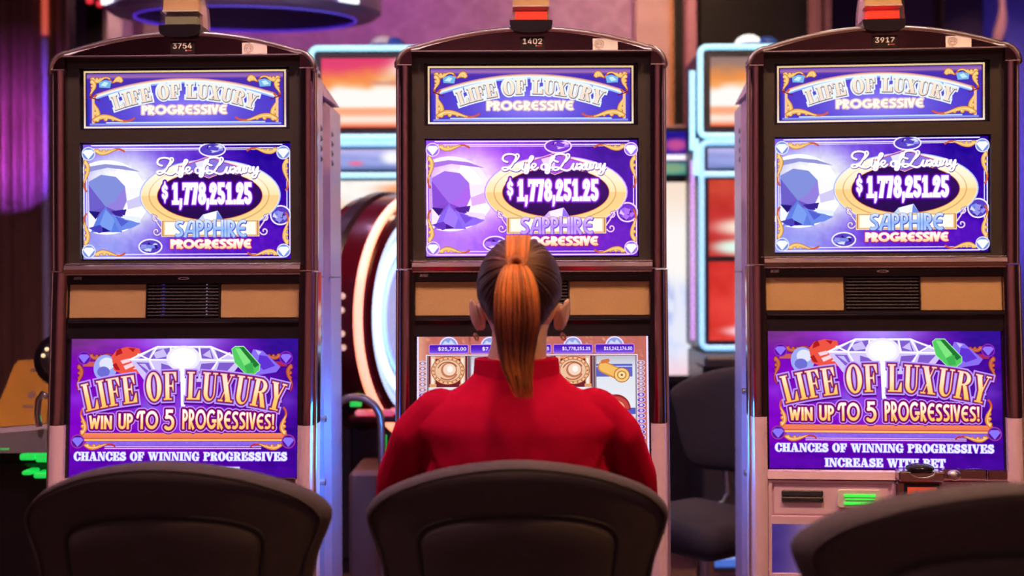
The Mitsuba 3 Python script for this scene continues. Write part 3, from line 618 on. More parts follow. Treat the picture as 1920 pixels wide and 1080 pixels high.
def belly_art(W, H):
    a = Art(0, 100, 0, 100, W, H)
    def bg(x, y):
        c = mixc((66, 46, 124), (150, 116, 148), smooth01(1, 22, x)); c = mixc(c, (160, 140, 190), smooth01(60, 90, x))
        return c + (noise2(x, y, 18.0, 6)[:, None] - .5) * 30
    a.grid(40, 24, bg)
    a.fill(box(93.5, 0, 99, 100), [(0, (170, 110, 255)), (50, (226, 236, 255)), (100, (150, 120, 255))], 1.2)
    for k in range(7): a.fill(ell(96.3, 20 + k * 11, 1.8, 3.4, 16), (236, 250, 214))
    return a

# ---------------------------------------------------------------- materials
def carpet(p, n, uv):
    v = mikit.voronoi(p.x * 2.2, p.y * 2.2)
    return mikit.mix((.05, .012, .03), (.11, .05, .03), mikit.smoothstep(.25, .4, v[0])) * (.8 + .4 * mikit.noise(p.x * 90, p.y * 90))
bsdf('m_carpet', mikit.proc(carpet), .9)
bsdf('m_ceiling', (.34, .25, .29), .8)
bsdf('m_wall_dark', (.06, .04, .05), .7)
def trim_metal(p, n, uv): return mikit.mix((.60, .47, .46), (.72, .58, .56), mikit.noise(p.x * 9, p.y * 9, p.z * 9))
bsdf('m_chrome', (.95, .84, .86), .27, 1.0)
bsdf('m_bronze', (.54, .37, .40), .12, 1.0)
bsdf('m_header', (.17, .105, .12), .07, 1.0)
bsdf('m_bar', (.62, .43, .42), .2, 1.0)
def satin(p, n, uv): return mi.Color3f(.88, .62, .76) * (.93 + .1 * mikit.noise(p.x * 700, p.y * 700, p.z * 700))
bsdf('m_satin', mikit.proc(satin), .38, .3, specular=.6)
bsdf('m_mask', (.028, .020, .016), .5)
bsdf('m_gloss_black', (.010, .008, .012), .12)
bsdf('m_side', (.42, .30, .50), .36, specular=.6)
bsdf('m_side_dark', (.02, .018, .026), .5)
def cloth(p, n, uv): return mi.Color3f(.46, .28, .125) * (.84 + .3 * mikit.noise(p.x * 900, p.y * 900, p.z * 900))
bsdf('m_speaker', mikit.proc(cloth), .8)
bsdf('m_slat', (.05, .04, .045), .28, specular=.8)
bsdf('m_white', (.92, .88, .83), .5)
bsdf('m_ink', (.30, .16, .12), .6)
bsdf('m_silver', (.8, .78, .76), .25, 1.0)
bsdf('m_plate', (.012, .006, .006), .5, specular=.2)
bsdf('m_red_mark', (.5, .05, .03), .5)
scene['m_lens'] = {'type': 'thindielectric', 'int_ior': 1.45}
def frosted(p, n, uv): return mi.Color3f(.62, .50, .52) * (.85 + .25 * mikit.noise(p.x * 500, p.y * 500, p.z * 160))
bsdf('m_frost', mikit.proc(frosted), .25, specular=.7)
bsdf('m_amber', (.62, .42, .20), .3)
bsdf('m_green_lens', (.20, .22, .13), .35)
bsdf('m_red_lens', (.8, .06, .03), .35)
bsdf('m_green_glow', (.05, .5, .1), .4)
bsdf('m_orange', (.85, .16, .05), .4)
bsdf('m_clear_plastic', (.66, .62, .55), .15, specular=.7)

# ---------------------------------------------------------------- the room
bsdf('m_floorless', (.03, .02, .03), .8)
def struct(key, mesh, m, text, **k):
    scene[key] = mikit.ply(mesh, m, **k); label(key, text, kind='structure')
RX, RY0, RY1 = 5.2, -3.6, 8.1
struct('floor', cbox(-RX, RX, RY0, RY1, -.1, 0), 'm_carpet', 'dark patterned casino carpet')
struct('ceiling', cbox(-RX, RX, RY0, RY1, CEIL, CEIL + .1), 'm_ceiling', 'dark casino ceiling')
struct('wall_left', cbox(-RX - .1, -RX, RY0, RY1, 0, CEIL), 'm_wall_dark', 'dark wall on the curtain side of the hall')
struct('wall_right', cbox(RX, RX + .1, RY0, RY1, 0, CEIL), 'm_wall_dark', 'dark wall on the far side of the hall')
def front_wall(p, n, uv):
    band = mikit.smoothstep(.46, .5, dr.abs(p.x * .9 - dr.floor(p.x * .9) - .5))
    return mikit.mix((.46, .25, .24), (.10, .05, .06), band) * (.8 + .4 * mikit.noise(p.x * 2.3, p.z * 3.1))
bsdf('m_front_wall', mikit.proc(front_wall), .6)
struct('wall_front', cbox(-RX, RX, RY0 - .1, RY0, 0, CEIL), 'm_front_wall', 'dark wall behind the viewer')
struct('wall_back', cbox(-RX, RX, RY1, RY1 + .1, 0, CEIL), 'm_wall_dark', 'dark wall behind the mural and panels')

# ---------------------------------------------------------------- the three matching slot machines
D0 = 2.8
def X(u, dep=0): return (u - 997) * (D0 + dep) / F
def Z(v, dep=0): return CAMZ - (v - 528.9) * (D0 + dep) / F
ZS = Z(504.5)
def lean_of(z): return np.where(z < ZS, -(.004 + .036 * np.clip((ZS - z) / .515, 0, 1.12)), 0)
def lean(m):
    m = m.copy(); v = np.array(m.vertices); v[:, 1] += lean_of(v[:, 2]); m.vertices = v; return m
def rbox(u0, u1, v0, v1, y0, y1, dep=0, c=.002): return cbox(X(u0, dep), X(u1, dep), y0, y1, Z(v1, dep), Z(v0, dep), c)
def col_profile(xi, xo, yb, r=.009, n=10):
    """Plan of a column: from its inner edge xi to its outer edge xo, bulging towards the player."""
    s = np.linspace(0, 1, n); x = xi + (xo - xi) * s
    y = -.012 - .010 * np.sin(np.pi * np.clip(s * .92 + .04, 0, 1)) ** .8 + .026 * np.clip((s - .8) / .2, 0, 1) ** 2
    return np.vstack([np.stack([x, y], 1), [(xo, yb), (xi, yb)]])
XI, XO = X(775) - X(997), X(747.6)          # inner and outer edge of the columns, on the negative side
XOL = XO - .002
arch_x = np.linspace(X(783), X(1211), 28)
arch_z = Z(92) + (Z(58) - Z(92)) * (1 - ((arch_x - 0) / X(1211)) ** 2)
corner = np.stack([X(783) - .0 - .047 * np.sin(np.linspace(0, np.pi / 2, 8)), Z(92) - .046 + .046 * np.cos(np.linspace(0, np.pi / 2, 8))], 1)[1:]
top_line = np.vstack([corner[::-1], np.stack([arch_x, arch_z], 1), corner * [-1, 1]])
header_poly = Polygon(np.vstack([[(XO, Z(125))], top_line, [(-XO, Z(125))], [(X(1220), Z(125))], [(X(1220), Z(101))], [(X(775), Z(101))], [(X(775), Z(125))]]))
SIGN = sign_art(.512, .1437).shape()
JACK = jackpot_art(.5277, .289)
JACKS = [JACK.shape(), JACK.shape(((244, 112, 250), .62)), JACK.shape()]
DEP = -.024
MAIN_W, MAIN_H = 435 * (D0 + DEP) / F, 264.5 * (D0 + DEP) / F
ATTRACT, REELS, BELLY = attract_art(MAIN_W, MAIN_H).shape(), reel_art(MAIN_W, MAIN_H).shape(), belly_art(X(1216, -.05) - X(780, -.05), .30).shape()
def sk(mesh, m, smooth=False, **k): return mikit.ply(mesh, m, smooth=smooth, **k)
P = {}
P['cabinet'] = sk(cat_([cbox(-.312, .312, .028, .185, .06, Z(120)), cbox(-.300, .300, .18, .25, .06, Z(150)), cbox(-.318, .318, .235, .43, .06, Z(150) - .0, .02), trimesh.convex.convex_hull(np.array([(sx * a, y, z) for sx in (-1, 1) for a, y, z in ((.312, .2, Z(150)), (.318, .40, Z(150)), (.30, .22, Z(113)), (.29, .33, Z(118)))]))]), 'm_side')
P['upper_panel'] = sk(slab(box(X(774), Z(489), X(1221), Z(100)).difference(unary_union([box(X(797), Z(236), X(1197), Z(119)), box(X(797.5), Z(483), X(1198.5), Z(259.5))])), -.004, .03), 'm_mask')
P['sign_recess'] = sk(cat_([slab(box(X(797), Z(236), X(1197), Z(119)).difference(box(X(801.5), Z(232.6), X(1191), Z(122.4))), .006, .03), rbox(1193, 1197, 121, 234, .002, .03)]), 'm_gloss_black')
P['header'] = sk(lean(slab(header_poly, -.020, .06)), 'm_header', 30)
tl3 = np.vstack([[(XO - .001, -.004, Z(126))], [(XO - .001, -.012, Z(120))], np.stack([top_line[:, 0], np.full(len(top_line), -.018), top_line[:, 1]], 1), [(-XO + .001, -.012, Z(120))], [(-XO + .001, -.004, Z(126))]])
P['top_trim'] = sk(tube(tl3, .0068, 10), 'm_chrome', True)
P['lip'] = sk(cat_([rbox(774, 1221, 99.6, 102.2, -.034, .0, c=.001)]), 'm_chrome', 30)
for nm, s in (('column', 1), ('column_', -1)):
    a = col_profile(s * XI, s * XO, .03); b = col_profile(s * (XI + .003), s * XOL, .06)
    P[nm + 'u'] = sk(prism(a, Z(503.6), Z(124.6)), 'm_bronze', 35)
    P[nm + 'l'] = sk(lean(prism(b, Z(792, DEP), Z(506), 6)), 'm_bronze', 35)
    P[nm + 'b'] = sk(lean(prism(b, .30, Z(793, DEP), 8)), 'm_satin', 35)
    P[nm + 'e'] = sk(tube([(s * XO, -.002, Z(503.6)), (s * XO, -.002, Z(124.6))], .0048, 8), 'm_chrome', True)
    zz = np.linspace(.31, Z(506), 10)
    P[nm + 'f'] = sk(tube(np.stack([np.full(10, s * XOL), lean_of(zz) - .002, zz], 1), .0042, 8), 'm_chrome', True)
P['seam'] = [sk(cbox(*(sorted((s * XI, s * XO))), -.0235, .02, Z(v + 2), Z(v), .0005), 'm_chrome') for s in (1, -1) for v in (123.6, 502.8)]
hb = np.array([(-.02, Z(509.5)), (-.030, Z(507)), (-.034, Z(500)), (-.030, Z(493)), (-.022, Z(490)), (0.02, Z(490)), (.02, Z(509.5))])
def rail(prof, x0, x1):
    m = prism(np.stack([prof[:, 0], prof[:, 1]], 1), x0, x1)
    v = m.vertices.copy(); m.vertices = np.stack([v[:, 2], v[:, 0], v[:, 1]], 1); return m
P['cross_bar'] = sk(rail(hb, X(774.6), X(1220.6)), 'm_bar', 40)
P['cross_lip'] = sk(cat_([rbox(775, 1220, 507.6, 510.4, -.027, .0, c=.001), rbox(775, 1220, 488.6, 490.4, -.024, .0, c=.001)]), 'm_chrome')
P['speaker_panel'] = sk(lean(slab(box(X(775), Z(631, DEP), X(1220), Z(509)).difference(unary_union([box(X(778), Z(592.6), X(926), Z(526.6)), box(X(928), Z(591.6), X(1064), Z(526.6)), box(X(1066), Z(592.6), X(1217.4), Z(526.6))])), -.006, .03)), 'm_gloss_black')
P['speaker'] = sk(lean(rbox(778.6, 925.4, 527, 592, -.002, .02)), 'm_speaker')
P['speaker2'] = sk(lean(rbox(1066.6, 1217, 527, 592, -.002, .02)), 'm_speaker')
P['grille'] = sk(lean(rbox(928, 1064, 526, 593, .018, .03)), 'm_side_dark')
P['slat'] = [sk(lean(rbox(929, 1063, 529.5 + k * 6.2, 532.3 + k * 6.2, -.006, .010, c=.0008)), 'm_slat') for k in range(10)]
P['rib'] = [sk(lean(rbox(u, u + 1.6, 527, 592, .004, .012, c=.0005)), 'm_slat') for u in (936, 944, 950, 1040, 1050, 1056, 1060)]
P['led'] = [sk(lean(cat_([rbox(u, u + 4, 528.6 + k * 6.2, 531.2 + k * 6.2, .012, .016, c=.0004) for k in range(10)])), 'm_gloss_black', emitter=emit(S(*c, .8), 0.0)) for u, c in ((952, (70, 60, 190)), (1036, (190, 190, 230)))]
P['logo'] = sk(lean(slab(aff.affine_transform(plain_text('BOSE', 0, 16, 1, -4.2, True, .25), [(D0) / F, 0, 0, -D0 / F, X(788), Z(517.6)]), -.008, -.005)), 'm_silver')
P['emblem'] = sk(lean(slab(unary_union([aff.affine_transform(ell(0, 0, 11, 2.6), [D0 / F, 0, 0, -D0 / F, 0, Z(517)]).difference(aff.affine_transform(ell(0, 0, 8, 1.4), [D0 / F, 0, 0, -D0 / F, 0, Z(517)]))]), -.009, -.005)), 'm_silver')
inner = box(X(780.5, DEP), Z(893, DEP), X(1215.5, DEP), Z(628, DEP))
P['screen_surround'] = sk(lean(slab(box(X(773, DEP), Z(897, DEP), X(1223, DEP), Z(592)).difference(inner), .0, .03)), 'm_gloss_black')
P['visor'] = sk(lean(cat_([rbox(779, 1217, 594, 600, -.014, .0), trimesh.convex.convex_hull(np.array([(X(u), y, Z(v)) for u in (780, 1216) for y, v in ((-.012, 596), (-.008, 602), (.004, 626), (.012, 626), (.012, 596))]))])), 'm_gloss_black')
P['ledge'] = sk(lean(cat_([rail(np.array([(-.006, Z(893.6, DEP)), (-.013, Z(896, DEP)), (-.015, Z(913, DEP - .02)), (.02, Z(913, DEP - .02)), (.02, Z(893.6, DEP))]), X(775, DEP), X(1221, DEP))])), 'm_satin', 20)
P['door'] = sk(lean(slab(box(X(775, -.045), Z(1100, -.05), X(1221, -.045), Z(916, -.045)).difference(unary_union([box(X(781, -.05), Z(985, -.05), X(1006, -.05), Z(921, -.05)), box(X(781, -.05), Z(1096, -.05), X(1217, -.05), Z(1000, -.05))])), -.010, .02)), 'm_satin')
P['slot_panel'] = sk(lean(cat_([slab(box(X(781, -.05), Z(985, -.05), X(1006, -.05), Z(921, -.05)), -.002, .02), slab(box(X(786, -.05), Z(981, -.05), X(1000, -.05), Z(925, -.05)), -.005, .0)])), 'm_satin')
P['card_slot'] = sk(lean(cat_([rbox(800, 878, 936, 947, -.0095, -.003, -.05), rbox(800, 878, 948.5, 958, -.0115, -.003, -.05)])), 'm_side_dark')
rr = lambda u0, u1, v0, v1, r: box(X(u0 + r, -.05), Z(v1 - r, -.05), X(u1 - r, -.05), Z(v0 + r, -.05)).buffer(r * D0 / F)
P['ticket_bezel'] = sk(lean(slab(rr(905, 985, 934, 966, 5), -.014, -.003)), 'm_clear_plastic')
P['ticket_light'] = sk(lean(cat_([rbox(916, 974, 941 + k * 7.4, 946 + k * 7.4, -.0165, -.013, -.05, .0006) for k in (0, 2)] + [rbox(918, 974, 949.6, 951.6, -.0165, -.013, -.05, .0004)])), 'm_green_glow', emitter=emit(S(30, 225, 60, 1.1), 0.0))
P['bill_acceptor'] = sk(lean(cat_([rbox(1012, 1095, 893, 912, -.05, .0, -.05, .004), rbox(1010, 1096, 915, 1000, -.03, .0, -.05, .004)])), 'm_bar', 30)
P['bill_mouth'] = sk(lean(moved(tomesh(manifold3d.Manifold.sphere(1.0, 40).scale([.034, .03, .012])), X(1053, -.05), -.035, Z(888, -.05))), 'm_gloss_black', True)
P['bill_rim'] = sk(lean(tube(np.stack([X(1053, -.05) + .030 * np.cos(np.linspace(-np.pi, 0, 20)), np.full(20, -.056), Z(893, -.05) + .014 * np.sin(np.linspace(-np.pi, 0, 20))], 1), .0028, 8)), 'm_chrome', True)
P['bill_slot'] = sk(lean(rbox(1024, 1090, 918, 990, -.033, -.02, -.05)), 'm_side_dark')
P['bill_sign'] = sk(lean(rbox(1030, 1084, 924, 960, -.0345, -.03, -.05, .0006)), 'm_orange', emitter=emit(S(214, 72, 50, .75), 0.0))
P['bill_arrow'] = sk(lean(slab(Polygon([(X(u, -.05), Z(v, -.05)) for u, v in ((1036, 940), (1046, 929), (1056, 940), (1050, 940), (1050, 952), (1042, 952), (1042, 940))]), -.0362, -.034)), 'm_white')
P['lower_trim'] = sk(lean(cat_([rbox(1098, 1180, 892, 912, -.022, 0, -.05, .004), rbox(1182, 1218, 893, 912, -.018, 0, -.05, .002)])), 'm_bronze', 30)
P['coin_dome'] = sk(lean(moved(tomesh(manifold3d.Manifold.sphere(1.0, 30).scale([.017, .012, .014])), X(1118, -.05), -.026, Z(902, -.05))), 'm_chrome', True)
P['foot_panel'] = sk(cbox(-.32, .32, -.045, .03, .04, .305), 'm_side_dark')
P['plinth'] = sk(cbox(-.33, .33, -.02, .45, 0, .06), 'm_side_dark')
P['number_plate'] = sk(slab(aff.affine_transform(box(977, -96, 1022.5, -73).buffer(-1.5).buffer(1.5), [D0 / F, 0, 0, D0 / F, X(0), Z(0)]), -.0235, -.019), 'm_plate')
P['plate_mark'] = sk(slab(unary_union([aff.affine_transform(box(1009, -91.5, 1017.5, -89.5), [D0 / F, 0, 0, D0 / F, X(0), Z(0)])]), -.0245, -.0232), 'm_red_mark')
P['plate_dot'] = sk(slab(aff.affine_transform(ell(1006.5, -90.5, 1.5, 1.5, 12), [D0 / F, 0, 0, D0 / F, X(0), Z(0)]), -.0245, -.0232), 'm_white')
P['sticker'] = sk(slab(aff.affine_transform(aff.rotate(box(1111.6, -99.3, 1158.4, -76.3), .5), [D0 / F, 0, 0, D0 / F, X(0), Z(0)]), -.0212, -.0195), 'm_white')
em = unary_union([ell(1124, -87, 8.6, 8.6).difference(ell(1124, -87, 7.7, 7.7)), ell(1124, -87, 6, 6).difference(ell(1124, -87, 5.3, 5.3)), line([(1120, -90), (1122, -85), (1125, -83), (1128, -86), (1127, -90)], .8), line([(1119, -86), (1124, -88), (1129, -86)], .7), box(1120, -97.6, 1128, -97.0)])
P['sticker_print'] = sk(slab(aff.affine_transform(em, [D0 / F, 0, 0, D0 / F, X(0), Z(0)]), -.0216, -.0211), 'm_ink')
# candle on top
lens = lambda w0, w1, d0, d1, z0, z1: trimesh.convex.convex_hull(np.array([(sx * (w - k), y, z + dz) for sx in (-1, 1) for w, (ya, yb), z in ((w0, d0, z0), (w1, d1, z1)) for y in (ya, yb) for k, dz in ((0, 0),)]))
CX = lambda u: X(u + .7)
P['candle_base'] = sk(trimesh.convex.convex_hull(np.array([(sx * w * D0 / F, y, Z(v)) for sx in (-1, 1) for w, v in ((39.5, 44), (39.5, 52), (37, 60), (30, 64), (16, 66.5)) for y in (-.034, .06)])), 'm_gloss_black')
P['candle_lens'] = sk(slab(Polygon([(w * D0 / F, Z(v)) for w, v in ((38.5, 44), (37.6, 20), (35, 0), (31, -22), (26, -34), (-26, -34), (-31, -22), (-35, 0), (-37.6, 20), (-38.5, 44))]), -.030, .055), 'm_lens')
P['candle_back'] = sk(slab(Polygon([(w * D0 / F, Z(v)) for w, v in ((36, 43), (33, 2), (28, -26), (-28, -26), (-33, 2), (-36, 43))]), .004, .045), 'm_frost')
P['candle_top'] = sk(slab(Polygon([(w * D0 / F, Z(v)) for w, v in ((34, 16), (32.5, -14), (-32.5, -14), (-34, 16))]), -.022, .002), 'm_amber')
P['candle_divider'] = sk(slab(box(-34 * D0 / F, Z(18.6), 34 * D0 / F, Z(16)), -.029, .004), 'm_clear_plastic')
CORE = lambda m, **k: sk(slab(box(-29.5 * D0 / F, Z(41.5), 29.5 * D0 / F, Z(27)), -.024, .002), m, **k)
CORES = [CORE('m_green_lens'), CORE('m_red_lens', emitter=emit(S(214, 50, 30, .5), 0.0)), CORE('m_red_lens', emitter=emit(S(240, 20, 12, .8), 0.0))]
knob = lambda s: cat_([moved(lathe([(0, 0), (.0075, 0), (.0085, .002), (.0085, .018), (.0075, .020), (0, .020)], 20), s * .318, 0, 0, ry=s * 90), moved(lathe([(0, 0), (.013, 0), (.013, .004), (0, .004)], 24), s * .312, 0, 0, ry=s * 90)])

def machine(i, pos, yaw, number_text, text, sides):
    t = thing('slot_machine', text, 'slot machine')
    M = T().translate(pos).rotate([0, 0, 1], math.degrees(yaw))
    def p(name, shape, dx=0, dy=0, dz=0, txt=None, **k):
        return put(t + '__' + name, shape, M @ T().translate([dx, dy, dz]) if dx or dy or dz else M, txt, **k)
    cab = p('cabinet', P['cabinet']); p('upper_panel', P['upper_panel'], txt='matte black panel around the two upper displays')
    hd = p('header', P['header'], txt='glossy arched bronze header'); p('header__trim', P['top_trim']); p('header__lip', P['lip'])
    for s in ('column', 'column_'):
        k = p('column', P[s + 'u'], txt='polished bronze upper column'); put(k + '__edge', P[s + 'e'], M)
        k = p('column', P[s + 'l'], txt='polished bronze column beside the speakers'); put(k + '__edge', P[s + 'f'], M)
        p('column_foot', P[s + 'b'], txt='pink satin metal column foot')
    for q in P['seam']: p('column_seam', q)
    p('sign_recess', P['sign_recess']); p('sign', SIGN, X(996.3), .010, Z(177.5), 'lit blue sign reading LIFE OF LUXURY PROGRESSIVE')
    p('jackpot_screen', JACKS[i], X(998), .012, Z(371), 'jackpot screen showing $1,778,251.25')
    p('cross_bar', P['cross_bar']); p('cross_bar__lip', P['cross_lip'])
    p('speaker_panel', P['speaker_panel']); p('speaker_panel__logo', P['logo']); p('speaker_panel__emblem', P['emblem'])
    p('speaker', P['speaker'], txt='tan speaker cloth'); p('speaker', P['speaker2'], txt='tan speaker cloth')
    g = p('grille', P['grille'], txt='dark slatted grille between the speakers')
    for q in P['slat']: put(g + '__slat', q, M)
    for q in P['rib']: put(g + '__rib', q, M)
    if i == 0:
        for q in P['led']: put(g + '__light_strip', q, M)
    p('screen_surround', P['screen_surround']); p('visor', P['visor'])
    zc = (Z(628, DEP) + Z(892.5, DEP)) / 2; b = math.degrees(math.atan(.036 / .515))
    put(t + '__main_screen', REELS if i == 1 else ATTRACT, M @ T().translate([X(998, DEP), float(lean_of(zc)) + .008, zc]).rotate([1, 0, 0], -b), 'main screen of spinning reels with gold coins and scrolls' if i == 1 else 'main screen reading LIFE OF LUXURY WIN UP TO 5 PROGRESSIVES!')
    p('ledge', P['ledge']); d = p('lower_door', P['door'])
    sp = p('slot_panel', P['slot_panel']); put(sp + '__card_slot', P['card_slot'], M); put(sp + '__ticket_bezel', P['ticket_bezel'], M); put(sp + '__ticket_light', P['ticket_light'], M, 'green lit ticket light')
    ba = p('bill_acceptor', P['bill_acceptor'])
    for nm in ('bill_mouth', 'bill_rim', 'bill_slot', 'bill_sign', 'bill_arrow'): put(ba + '__' + nm[5:], P[nm], M)
    p('lower_trim', P['lower_trim']); p('coin_dome', P['coin_dome'])
    zb = (Z(1096, -.05) + Z(1000, -.05)) / 2
    p('belly_glass', BELLY, X(998, -.05), -.040, Z(1000, -.05) - .15, 'lit violet belly glass')
    if i == 1:
        for s in (-1, 1): p('added_side_light', sk(cbox(*sorted((s * .312, s * .322)), .06, .17, .74, .92, .003), 'm_frost', emitter=emit([.3 * (1.3 - .3 * s), 6.5 * (1.3 - .3 * s), 20.0 * (1.3 - .3 * s)])), txt='added blue light panel, hidden, that tints the neighbouring cabinet')  # hidden panels, added to throw blue onto the neighbouring cabinets
    p('foot_panel', P['foot_panel']); p('plinth', P['plinth'])
    pl = p('number_plate', P['number_plate'], txt=f'small dark plate numbered {number_text}')
    put(pl + '__digits', sk(slab(aff.affine_transform(plain_text(number_text, 981.5, 1017.5, -77, -87.4), [D0 / F, 0, 0, D0 / F, X(0), Z(0)]), -.0248, -.023) if False else slab(aff.affine_transform(aff.scale(plain_text(number_text, 981.5, 1017.5, 87.2, 76.6), 1, -1, origin=(0, 0)), [D0 / F, 0, 0, D0 / F, X(0), Z(0)]), -.0248, -.023), 'm_white'), M)
    put(pl + '__mark', P['plate_mark'], M); put(pl + '__dot', P['plate_dot'], M)
    st = p('sticker', P['sticker'], txt='white sticker with a round emblem'); put(st + '__emblem', P['sticker_print'], M)
    c = p('candle', P['candle_base'], txt='tower light on top of the header')
    for nm in ('lens', 'back', 'top', 'divider'): put(c + '__' + nm, P['candle_' + nm], M)
    put(c + '__core', CORES[i], M, ['unlit grey green light block', 'red light block', 'lit red light block'][i])
    for s in sides:
        z0 = Z(190); vents = []
        for k in range(4):
            for y in (.155, .275):
                v = trimesh.convex.convex_hull(np.array([(s * (xx + (.0065 if y > .2 else 0)), y + a, Z(213 + k * 20 + b2)) for xx in (.309, .3128) for a, b2 in ((0, 0), (.03, 6), (0, 13))]))
                vents.append(v)
            vents.append(trimesh.convex.convex_hull(np.array([(s * xx, .12 + a, Z(568 + k * 21 + b2)) for xx in (.309, .3128) for a, b2 in ((0, 0), (.035, 0), (.028, 14), (.006, 14))])))
        for q in vents: put(cab + '__vent', sk(q, 'm_side_dark'), M)
        put(cab + '__seam', sk(cbox(*sorted((s * .31, s * .3125)), .03, .185, Z(515.5), Z(513.6), .0004), 'm_side_dark'), M)
        put(cab + '__seam', sk(cbox(*sorted((s * .316, s * .3186)), .24, .42, Z(515.5), Z(513.6), .0004), 'm_side_dark'), M)
        for y, v in ((.08, 790 if s > 0 else 752), (.12, 918)):
            put(t + '__lock', sk(knob(s) if v < 900 else moved(knob(s), s * -.010), 'm_silver', 40), M @ T().translate([0, y, Z(v)]), 'chrome side lock')
machine(0, [-.8190, 2.8222, -.0036], -.0293, '3754', 'slot machine numbered 3754 with green-grey tower light and unlit grille beside the curtained wall', (1,))
machine(1, [.0491, 2.8, 0], .0022, '1402', 'slot machine numbered 1402 whose reels are being played by the seated person', (1, -1))
machine(2, [.9314, 2.8377, .0083], -.0812, '3917', 'slot machine numbered 3917 with red lit tower light and green ticket light', (-1,))

# ---------------------------------------------------------------- stools with upholstered backs
def fabric(p, n, uv): return mi.Color3f(.026, .016, .019) * (.75 + .5 * mikit.noise(p.x * 620, p.y * 620, p.z * 620))
def fabric_bump(p, n, uv): return mikit.noise(p.x * 420, p.y * 420, p.z * 420)
bsdf('m_fabric', mikit.proc(fabric), .8, sheen=.8, sheen_tint=.6)
bsdf('m_fabric_dark', (.010, .007, .010), .85, sheen=.2)
BS = 1.77 / F
half = np.array([(0, 860), (50, 862.5), (95, 868), (155, 880), (208, 898), (242, 914), (268, 935), (279, 952), (280, 968), (270, 1000), (258, 1035), (250, 1075), (240, 1120), (222, 1180), (196, 1235), (160, 1262), (110, 1272), (0, 1275)], float)
DE = 1.77 + .055
half = np.array([(u * d / F, -(v - 528.9) * d / F) for u, v in half for d in [DE + .075 * (u / 280) ** 2]])
half[:, 1] -= half[0, 1] - .0845
out2 = np.vstack([half, half[-2:0:-1] * [-1, 1]])
out2 = spline(out2, 140, True)[:-1]
def cushion(outline, prof, bend, c=(0, 0)):
    """Rings of the outline, drawn in and set back as prof says (inset, y), bent forward at the sides."""
    P2 = Polygon(outline); n = len(outline); V = []
    tang = np.roll(outline, -1, 0) - np.roll(outline, 1, 0); nr = np.stack([-tang[:, 1], tang[:, 0]], 1); nr /= np.linalg.norm(nr, axis=1, keepdims=True)
    if not P2.contains(Point(*(outline[0] + nr[0] * .003))): nr = -nr
    for ins, y in prof:
        q = outline + nr * min(ins, .03)
        if ins > .03: q = c + (q - c) * (1 - (ins - .03) / .2)
        V.append(np.column_stack([q[:, 0], np.full(n, y), q[:, 1]]))
    m = len(prof); V = np.vstack(V); f = []
    for j in range(m - 1):
        i = np.arange(n); k = (i + 1) % n
        f.append(np.stack([j * n + i, j * n + k, (j + 1) * n + k], 1)); f.append(np.stack([j * n + i, (j + 1) * n + k, (j + 1) * n + i], 1))
    V = np.vstack([V, [[c[0], prof[0][1], c[1]], [c[0], prof[-1][1], c[1]]]])
    i = np.arange(n); k = (i + 1) % n
    f.append(np.stack([np.full(n, m * n), k, i], 1)); f.append(np.stack([np.full(n, m * n + 1), (m - 1) * n + i, (m - 1) * n + k], 1))
    V[:, 1] += bend * (V[:, 0] / .235) ** 2
    me = trimesh.Trimesh(V, np.vstack(f), process=False)
    if me.volume < 0: me.invert()
    return me
BEND = .075
BZ = CAMZ - (860 - 528.9) * (DE + .01) / F - .0800      # height of the outline's origin
shell = cushion(out2, [(.19, .004), (.13, .003), (.07, .001), (.03, 0), (.014, .003), (.006, .009), (.002, .018), (0, .030), (.0, .045), (.003, .062), (.010, .075), (.024, .085), (.06, .092), (.12, .094), (.2, .094)], BEND, np.array([0, -.08]))
def recline(m):
    m = m.copy(); v = np.array(m.vertices); v[:, 1] -= (v[:, 2] + .1) * .12; m.vertices = v; return m
ph = np.array([(0, 0), (60, -2.5), (110, -9), (150, -20), (178, -36), (188, -56), (186, -84), (178, -140), (162, -200), (140, -244), (90, -258), (0, -262)], float) * BS
pan2 = spline(np.vstack([ph, ph[-2:0:-1] * [-1, 1]]), 100, True)[:-1]
panel = cushion(pan2, [(.13, -.010), (.06, -.010), (.025, -.009), (.010, -.006), (.003, .0), (0, .01), (0, .02)], BEND, np.array([0, -.11]))
groove = tube(np.column_stack([pan2[:, 0] * 1.012, BEND * (pan2[:, 0] / .235) ** 2 + .001, pan2[:, 1] * 1.0 + .003]), .0030, 6, True)
q = out2.copy(); q = q[(q[:, 1] > -.235)]; q = q[np.argsort(np.arctan2(q[:, 0], q[:, 1] + .1))]
pipe = tube(np.column_stack([q[:, 0] * .958, BEND * (q[:, 0] * .958 / .235) ** 2 - .0005, q[:, 1] * .958 - .004 + .0]), .0032, 6)
seatm = tomesh(manifold3d.Manifold.batch_hull([ball((x, y, z), r) for x, y, z, r in [(sx * .17, yy, .425, .055) for sx in (-1, 1) for yy in (-.14, .17)]]))
ped = lathe([(0, .02), (.035, .02), (.035, .05), (.03, .06), (.03, .38), (0, .38)], 24)
base = lathe([(0, 0), (.21, 0), (.22, .012), (.20, .024), (.05, .05), (0, .05)], 40)
stay = cat_([tube([(sx * .09, -.16, .45), (sx * .09, -.215, .47), (sx * .09, -.222, .56), (sx * .09, -.20, .66)], .012, 8) for sx in (-1, 1)])
CH = {'backrest': sk(recline(shell), 'm_fabric', 40), 'back_panel': sk(recline(panel), 'm_fabric', 40), 'panel_seam': sk(recline(groove), 'm_fabric_dark', True), 'piping': sk(recline(pipe), 'm_fabric', True),
      'seat': sk(seatm, 'm_fabric', 40), 'pedestal': sk(ped, 'm_silver', 40), 'base': sk(base, 'm_silver', 40)}
